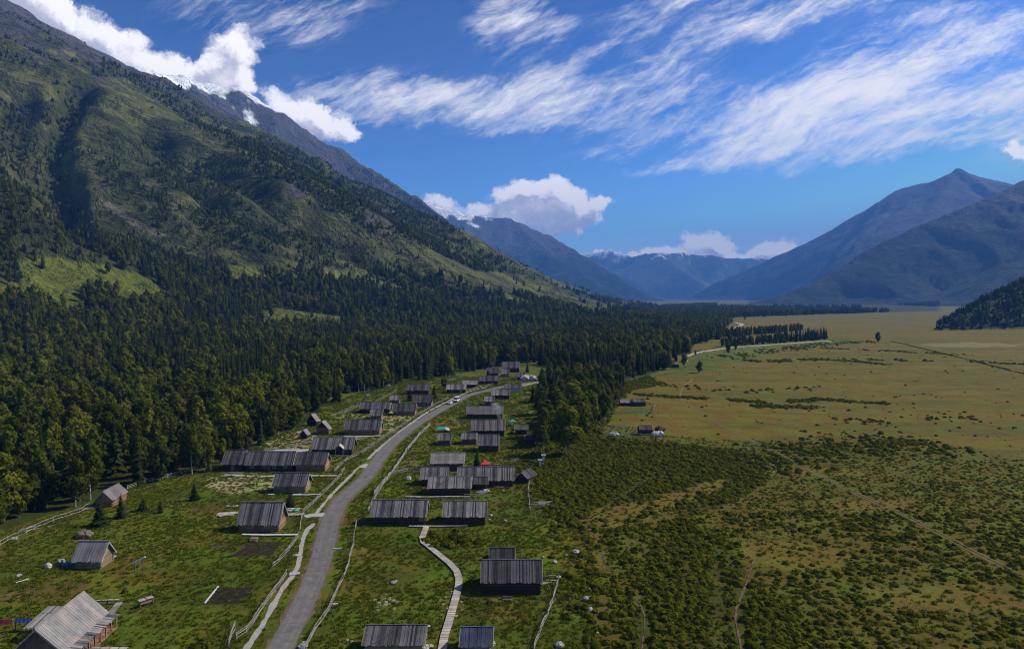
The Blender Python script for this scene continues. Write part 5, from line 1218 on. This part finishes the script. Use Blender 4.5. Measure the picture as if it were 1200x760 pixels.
# tents, tarpaulins
def tent(px, py, r, h, mt, label, rz=.3):
    g = GZ(px, py); e = empty('canopy_tent', g, rz); tag(e, label, 'canopy'); f = MB(); hh = 1.9
    n = 4; c = [(r*math.cos(math.pi/4+i*math.pi/2), r*math.sin(math.pi/4+i*math.pi/2)) for i in range(n)]
    for i in range(n):
        a, b = c[i], c[(i+1)%n]; m_ = ((a[0]+b[0])*.25, (a[1]+b[1])*.25)
        f.poly([(a[0],a[1],hh),(b[0],b[1],hh),(b[0]*.45,b[1]*.45,hh+h*.45),(a[0]*.45,a[1]*.45,hh+h*.45)]); f.poly([(a[0]*.45,a[1]*.45,hh+h*.45),(b[0]*.45,b[1]*.45,hh+h*.45),(0,0,hh+h)])
        f.poly([(a[0],a[1],hh-.3),(b[0],b[1],hh-.3),(b[0],b[1],hh),(a[0],a[1],hh)])
    f.build('canopy', M[mt], e)
    for a in c: q = MB(); q.bar((a[0]*.96,a[1]*.96,0),(a[0]*.96,a[1]*.96,hh),.04); q.build('pole', M['white_paint'], e)
tent(568,550,2.2,1.0,'red','red canopy tent between the pinkish roofed barn and the dark spruce')
tent(600,499,2.0,.8,'teal','dark green canopy in the tree shade right of the smoking barn')
e = empty('tarpaulin', GZ(518,506)); tag(e, 'green tarpaulin stretched over poles with a pale end', 'tarpaulin')
f = MB(); f.quadbox((-2.4,-1.0,1.0),(1.4,-1.0,1.1),(1.0,.8,2.0),(-1.6,.8,1.9),.05); f.build('sheet', M['teal'], e); f = MB(); f.quadbox((1.5,-.9,1.0),(3.0,-.9,.8),(2.6,.7,1.3),(1.1,.8,1.9),.05); f.build('pale_sheet', M['tarp'], e)
for x, y, z in ((-2.3,-.9,1),(1.3,-.9,1.05),(-1.5,.7,1.85),(1,.7,1.9),(2.8,-.8,.8)): f = MB(); f.bar((x,y,0),(x,y,z),.05); f.build('pole', M['board'], e)
heap(346.5,598.5,.8,'teal','small teal tarpaulin bundle on the pale slab beside the house','tarp_bundle','tarpaulin',51,2,.6)
# satellite dishes / wooden toilet
for px, py, lb in ((431,467,'small white doored outhouse left of the dark houses'),(633,547,'small white doored outhouse at the right end of the village'),(637,541,'tiny plank outhouse above the white doored one')):
    g = GZ(px, py); e = empty('outhouse', g); tag(e, lb, 'outhouse'); b = MB(); b.box((0,0,1),(1.1,1.1,2)); b.build('walls', M['board'], e); b = MB(); b.box((0,-.57,.95),(.7,.05,1.7)); b.build('door', M['white_paint'], e); b = MB(); b.quadbox((-.7,-.7,2.05),(.7,-.7,2.05),(.7,.7,2.3),(-.7,.7,2.3),.06); b.build('roof', M['roof_pale'], e)

# ------------------------------------------------------------------ the white van
def van(px, py, label, rz, L=4.9, Wd=1.8, Hh=2.05, car=False):
    g = GZ(px, py); e = empty('van' if not car else 'car', g+Vector((0,0,.1)), rz); tag(e, label, 'van' if not car else 'car')
    b = MB(); prof = [(-L/2,.45),(-L/2,1.15),(-L/2+.12,Hh-.08),(-L/2+.4,Hh),(L/2-1.5,Hh),(L/2-.75,1.15),(L/2-.1,.98),(L/2,.45)] if not car else [(-L/2,.35),(-L/2,.85),(-L/2+.5,.95),(-L/2+1.0,1.45),(L/2-2.0,1.45),(L/2-1.25,.95),(L/2-.1,.8),(L/2,.35)]
    n = len(prof); V_ = []
    for s, k_ in ((-1,1),(1,1)):
        for (x, z) in prof: b.v.append((x, s*Wd/2*(1-.08*max(0, z-1.1)), z))
    for i in range(n): j = (i+1) % n; b.f.append((i, n+i, n+j, j)); b.mi.append(0)
    b.f += [tuple(range(n)), tuple(reversed(range(n, 2*n)))]; b.mi += [0,0]
    b.build('body', M['car_white'], e)
    z0, z1 = (1.2, Hh-.2) if not car else (1.0, 1.35)
    for s in (-1,1):
        w_ = MB(); x0 = -L/2+.3; x1 = L/2-1.3 if not car else L/2-1.6
        for k in range(3):
            a = x0+(x1-x0)*k/3+.04; c = x0+(x1-x0)*(k+1)/3-.04; w_.box(((a+c)/2, s*(Wd/2-.025), (z0+z1)/2), (c-a, .06, z1-z0))
        w_.build('side_window', M['glass'], e)
        hl = MB(); hl.box((L/2-.02, s*(Wd/2-.28), .78), (.08,.3,.18)); hl.build('headlight', M['glass'], e)
        for x in (-L/2+.85, L/2-.9):
            t_ = MB(); t_.bar((x, s*(Wd/2-.2), .33-.1), (x, s*(Wd/2+.02), .33-.1), .33, .33, 14); wh = t_.build('wheel', M['rubber'], e); r_ = MB(); r_.bar((x, s*(Wd/2+.02), .23), (x, s*(Wd/2+.035), .23), .19, .19, 12); r_.build('rim', M['slab'], wh)
    ws = MB(); xa, xb = (L/2-1.47, L/2-.80) if not car else (L/2-1.95, L/2-1.3); za, zb = (Hh-.08, 1.24) if not car else (1.42, 1.0)
    ws.quadbox((xa,-Wd/2+.14,za+.03),(xb,-Wd/2+.12,zb+.03),(xb,Wd/2-.12,zb+.03),(xa,Wd/2-.14,za+.03),-.03); ws.build('windshield', M['glass'], e)
    bp = MB(); bp.box((L/2+.03,0,.5),(.12,Wd-.1,.2)); bp.build('bumper', M['rubber'], e); return e
a = Vector(G(528,474)); b_ = Vector(G(545,464.5)); dr = math.atan2((a-b_).y, (a-b_).x)
van(535,470.6,'white van driving down the road past the grey roofed cabin', dr, 5.3, 2.0, 2.3)
van(527,473.3,'low white car just ahead of the van on the road', dr, 4.2, 1.7, 1.45, True)

# ------------------------------------------------------------------ the lone animal far right in the field
def animal(px, py, label, rz):
    g = GZ(px, py); e = empty('cow', g, rz); tag(e, label, 'cow')
    vs = [((0,0,1.0),.30),((.55,0,1.02),.33),((-.6,0,1.05),.30),((-.85,0,1.0),.14),((1.0,0,1.1),.20),((1.3,0,.75),.14),((1.5,0,.42),.09)]; ed = [(0,1),(0,2),(2,3),(1,4),(4,5),(5,6)]
    for x, s in ((.6,1),(.6,-1),(-.6,1),(-.6,-1)):
        k = len(vs); vs += [((x, s*.2, .62),.12),((x+.04*(1 if x > 0 else -1), s*.2, .34),.07),((x, s*.2, .04),.06)]; ed += [(1 if x > 0 else 2, k),(k,k+1),(k+1,k+2)]
    k = len(vs); vs += [((-1.0,0,.75),.03),((-1.02,0,.4),.03)]; ed += [(3,k),(k,k+1)]
    me = bpy.data.meshes.new('body'); me.from_pydata([v for v, r in vs], ed, []); me.materials.append(M['hide']); o = link('body', me, e)
    md = o.modifiers.new('skin', 'SKIN'); sv = me.skin_vertices[0].data
    for i, (v, r) in enumerate(vs): sv[i].radius = (r, r)
    sv[0].use_root = True; o.modifiers.new('sub', 'SUBSURF').levels = 1
    for s in (-1, 1): b = MB(); b.bar((1.32, s*.08, .95), (1.30, s*.25, 1.02), .04, .02, 5); b.build('ear', M['hide'], e)
    b = MB(); b.blob((0,-.22,1.02), (.35,.14,.22), 9, 8, 6, .1); b.build('pale_patch', M['tarp'], e)
animal(1189, 502.5, 'dark cow with a pale flank patch alone at the right edge of the field', math.radians(200))
# ------------------------------------------------------------------ lone trees
LONE = [('s',117,616,5.6,'taller of the small spruces in front of the orange walled cabin'),('s',142,607,5.2,'bushy small spruce at the right corner of the orange walled cabin'),('s',168,599,3.4,'third small spruce right of the orange walled cabin'),
 ('s',188,601,3.0,'thin faint young spruce on the pasture right of the orange cabin'),('s',228,586,4.2,'small lone spruce on the pasture halfway to the dark row'),('s',340,593,3.4,'small spruce between sunlit gable cabin and pale slab'),
 ('s',559,553,6.5,'dark spruce standing behind the red canopy tent'),('s',480,470,6.5,'left garden spruce before the dark roofed house'),('s',509,467,6.8,'right garden spruce between dark house and grey cabin'),
 ('b',521,455,6.5,'round dark tree left of the cabin behind the van'),('s',572,446,7,'spruce beside the dark low house near the top'),('s',618,436,9,'spruce beside the topmost dark house'),
 ('s',624,470,9,'slim spruce on the dark lawn left of the big trees'),('s',635,468,8,'second slim spruce on the dark lawn left of the big trees'),('s',645,476,11,'tall slim spruce at the edge of the big trees'),
 ('b',853,415,14,'dark bushy tree standing in front of the gravel lane'),('s',815,415.5,4.5,'tiny spruce on the lane edge left of the dark bushy tree'),('b',820,437,7.5,'lone round tree on the field right of the cattle barn'),('b',802,431,11,'dark tree beside the far cattle barn'),
 ('b',862,411,8,'little bush right of the dark bushy tree'),('b',884,371,20,'lone tree on the far plain beyond the spruce row'),('s',873,374,14,'small lone tree far out near the distant wood'),('b',1029,400,12,'lone round bush in the middle of the far field'),('s',768,427,10,'small spruce left of the far cattle barn'),
 ('b',645,515,13,'lit olive tree at the front of the wood right of the sheds')]
for k, px, py, h, lb in LONE:
    e = tree(k, GZ(px, py)-Vector((0,0,.1)), h/(15. if k == 'b' else 16.), px, lb, None)
    if h < 8 : e.scale = (e.scale.x*2.3, e.scale.y*2.3, e.scale.z*1.1)
for i, (px, py, s, lb) in enumerate(((663,533,1.15,'biggest spreading dark tree, foremost of the wood right of the village'),(640,512,.95,'dark leafy tree directly behind the small blue roofed shed'),(680,512,1.05,'dark leafy tree right of the biggest spreading one, above the shrubland'),
        (652,500,1.1,'tall dark tree behind the biggest spreading one'),(672,488,1.1,'tall dark tree at the middle of the right wood edge'),(634,486,.85,'smaller dark tree left in the right wood, behind the sheds'),(690,494,.9,'outermost dark tree of the right wood beside the field barns'))):
    e = tree('b', GZ(px, py), s, i*1.3, lb, None); e.scale = (s*1.5, s*1.5, s)

# ------------------------------------------------------------------ uncountable plants
def solo(name, me, loc, s, label, cat, group=None, zs=.9):
    e = empty(name, loc); e.scale = (s, s, s*zs); c = link('foliage', me, e); tag(e, label, cat, group); return c
SHR_M = [shrub_mesh(1), shrub_mesh(2, 90, .26), shrub_mesh(3, 70, .34, hgt=.6), shrub_mesh(4, 80, .28, hgt=.95)]
TUFT_M = [tuft_mesh(5), tuft_mesh(6), tuft_mesh(7)]
BIG = shrub_mesh(8, 420, .13, hgt=.8)
order = np.argsort(-(Sx[:,3]/Sx[:,1])*((Sx[:,1] > 98))); near = order[:280]; far_ = order[280:]
sproto = {}
for i in near:
    v = random.randrange(4); x, y, z, s = Sx[i]; right = x > 22
    c = solo('shrub', SHR_M[v], (x, y, z), s, 'low dark green bush in the thick shrubland of the lower right field' if right else 'low green bush in the village pasture', 'bush', 'bushes of the shrubland' if right else 'bushes of the village pasture')
    c.parent.rotation_euler = (0,0,random.uniform(0,6.28)); sproto.setdefault(v, [c])
q = Sx[far_]; n = len(q)
scatter('shrubland', q[:, :3], q[:,3], rng.uniform(0,6.28,n), rng.integers(0,4,n), [sproto[v] for v in range(4)], [M['shrub_leaf']], 'countless low bushes covering the lower right field, hedge lines and pasture', zs=q[:,3]*rng.uniform(.7,1.1,n))
print('shrubs', n)
for px, py, s, lb in ((533,632,1.6,'broad dark green bush right of the boardwalk bend'),(545,634,1.5,'second dark bush right of the boardwalk bend'),(521,636,1.1,'smaller bush nearest the boardwalk bend'),(235,760,1.6,'dark spiky bush at the bottom edge left of the road')):
    solo('bush', BIG, GZ(px, py), s, lb, 'bush')
fl = shrub_mesh(9, 300, .11, 'flower', .6)
for i in range(26):
    px, py = 450+random.gauss(0,9), 707+random.gauss(0,4.5); solo('flower_clump', fl, GZ(px, py), random.uniform(.22,.5), 'white flowering clump in the pasture above the bottom left striped roof', 'flowers', 'white flowering clumps in the pasture')
for px, py in ((522,700),(519,708),(540,705),(524,713),(541,715),(517,721),(529,693),(534,722),(521,730)): solo('flower_clump', fl, GZ(px, py), random.uniform(.25,.45), 'white flowering clump beside the boardwalk', 'flowers', 'white flowering clumps along the boardwalk')
def grass_density(px, py, x, y):
    v = pip(px, py, VIL) & ~pip(px, py, FOREST_POLY); cl = sst(fbm(x/6, y/6, 4, 442), .38, .56)
    return np.where(v, .25+.6*cl, np.where((px > 600) & (py > 500), .18, 0))
ga = np.concatenate([cover(95, 250, -60, 1260, .62, grass_density, .3, .85), cover(250, 430, 150, 760, .95, grass_density, .5, 1.1)])
ga = clear_of_houses(ga); n = len(ga)
gp = [[solo('grass_tuft', TUFT_M[k], GZ(*p), .8, lb, 'grass tuft')] for k, (p, lb) in enumerate((((205,690),'grass tuft in the left pasture near the hutch'),((470,660),'grass tuft in the pasture left of the boardwalk'),((610,735),'grass tuft right of the bluish bottom roof')))]
scatter('grass', ga[:, :3], ga[:,3], rng.uniform(0,6.28,n), rng.integers(0,3,n), gp, [M['grass_leaf']], 'tall uneven grass of the village pastures', zs=ga[:,3]*rng.uniform(.5,1.1,n))
print('grass', n)

# ------------------------------------------------------------------ chimney smoke and valley haze
def volume(name, col, dens, noise=None):
    m, t, out = mat(name); p = t.new('ShaderNodeVolumePrincipled'); p.inputs['Color'].default_value = (*col, 1); p.inputs['Density'].default_value = dens
    p.inputs['Anisotropy'].default_value = 0.0
    if noise:
        tc = t.new('ShaderNodeTexCoord'); n = t.noise(tc.outputs['Object'], noise, 4, .6).outputs[0]; t.put(p.inputs['Density'], t.m('MULTIPLY', t.ss(n, .35, .7), dens))
    t.l.new(p.outputs[0], out.inputs['Volume']); return m
g = GZ(590,508); sm = MB(); pts = [(0,0,0,.25),(-.5,0,1.4,.45),(-1.3,.4,2.8,.7),(-1.9,.6,4.2,.9),(-1.8,.8,5.6,1.2),(-2.4,1.4,7.0,1.7),(-3.2,2,8.4,2.0)]
for i, (x, y, z, r) in enumerate(pts):
    for j in range(8): a = j*math.pi/4; sm.v.append((x+r*math.cos(a), y+r*math.sin(a), z))
for i in range(len(pts)-1):
    for j in range(8): a = i*8+j; b = i*8+(j+1)%8; sm.f.append((a,b,b+8,a+8)); sm.mi.append(0)
sm.f += [tuple(reversed(range(8))), tuple(range(len(sm.v)-8, len(sm.v)))]; sm.mi += [0,0]
so = sm.build('smoke', volume('smoke', (.85,.88,.95), .30, .9)); so.location = g+Vector((0,0,2.6)); tag(so, 'thin bluish smoke drifting over the large dark roofed barn', None, None, 'stuff')
hb = MB(); hb.box((0, 9300, 910), (46000, 19600, 1940)); ho = hb.build('haze', volume('haze', HAZE_COL, HAZE_D)); tag(ho, 'thin blue air filling the valley', None, None, 'stuff')
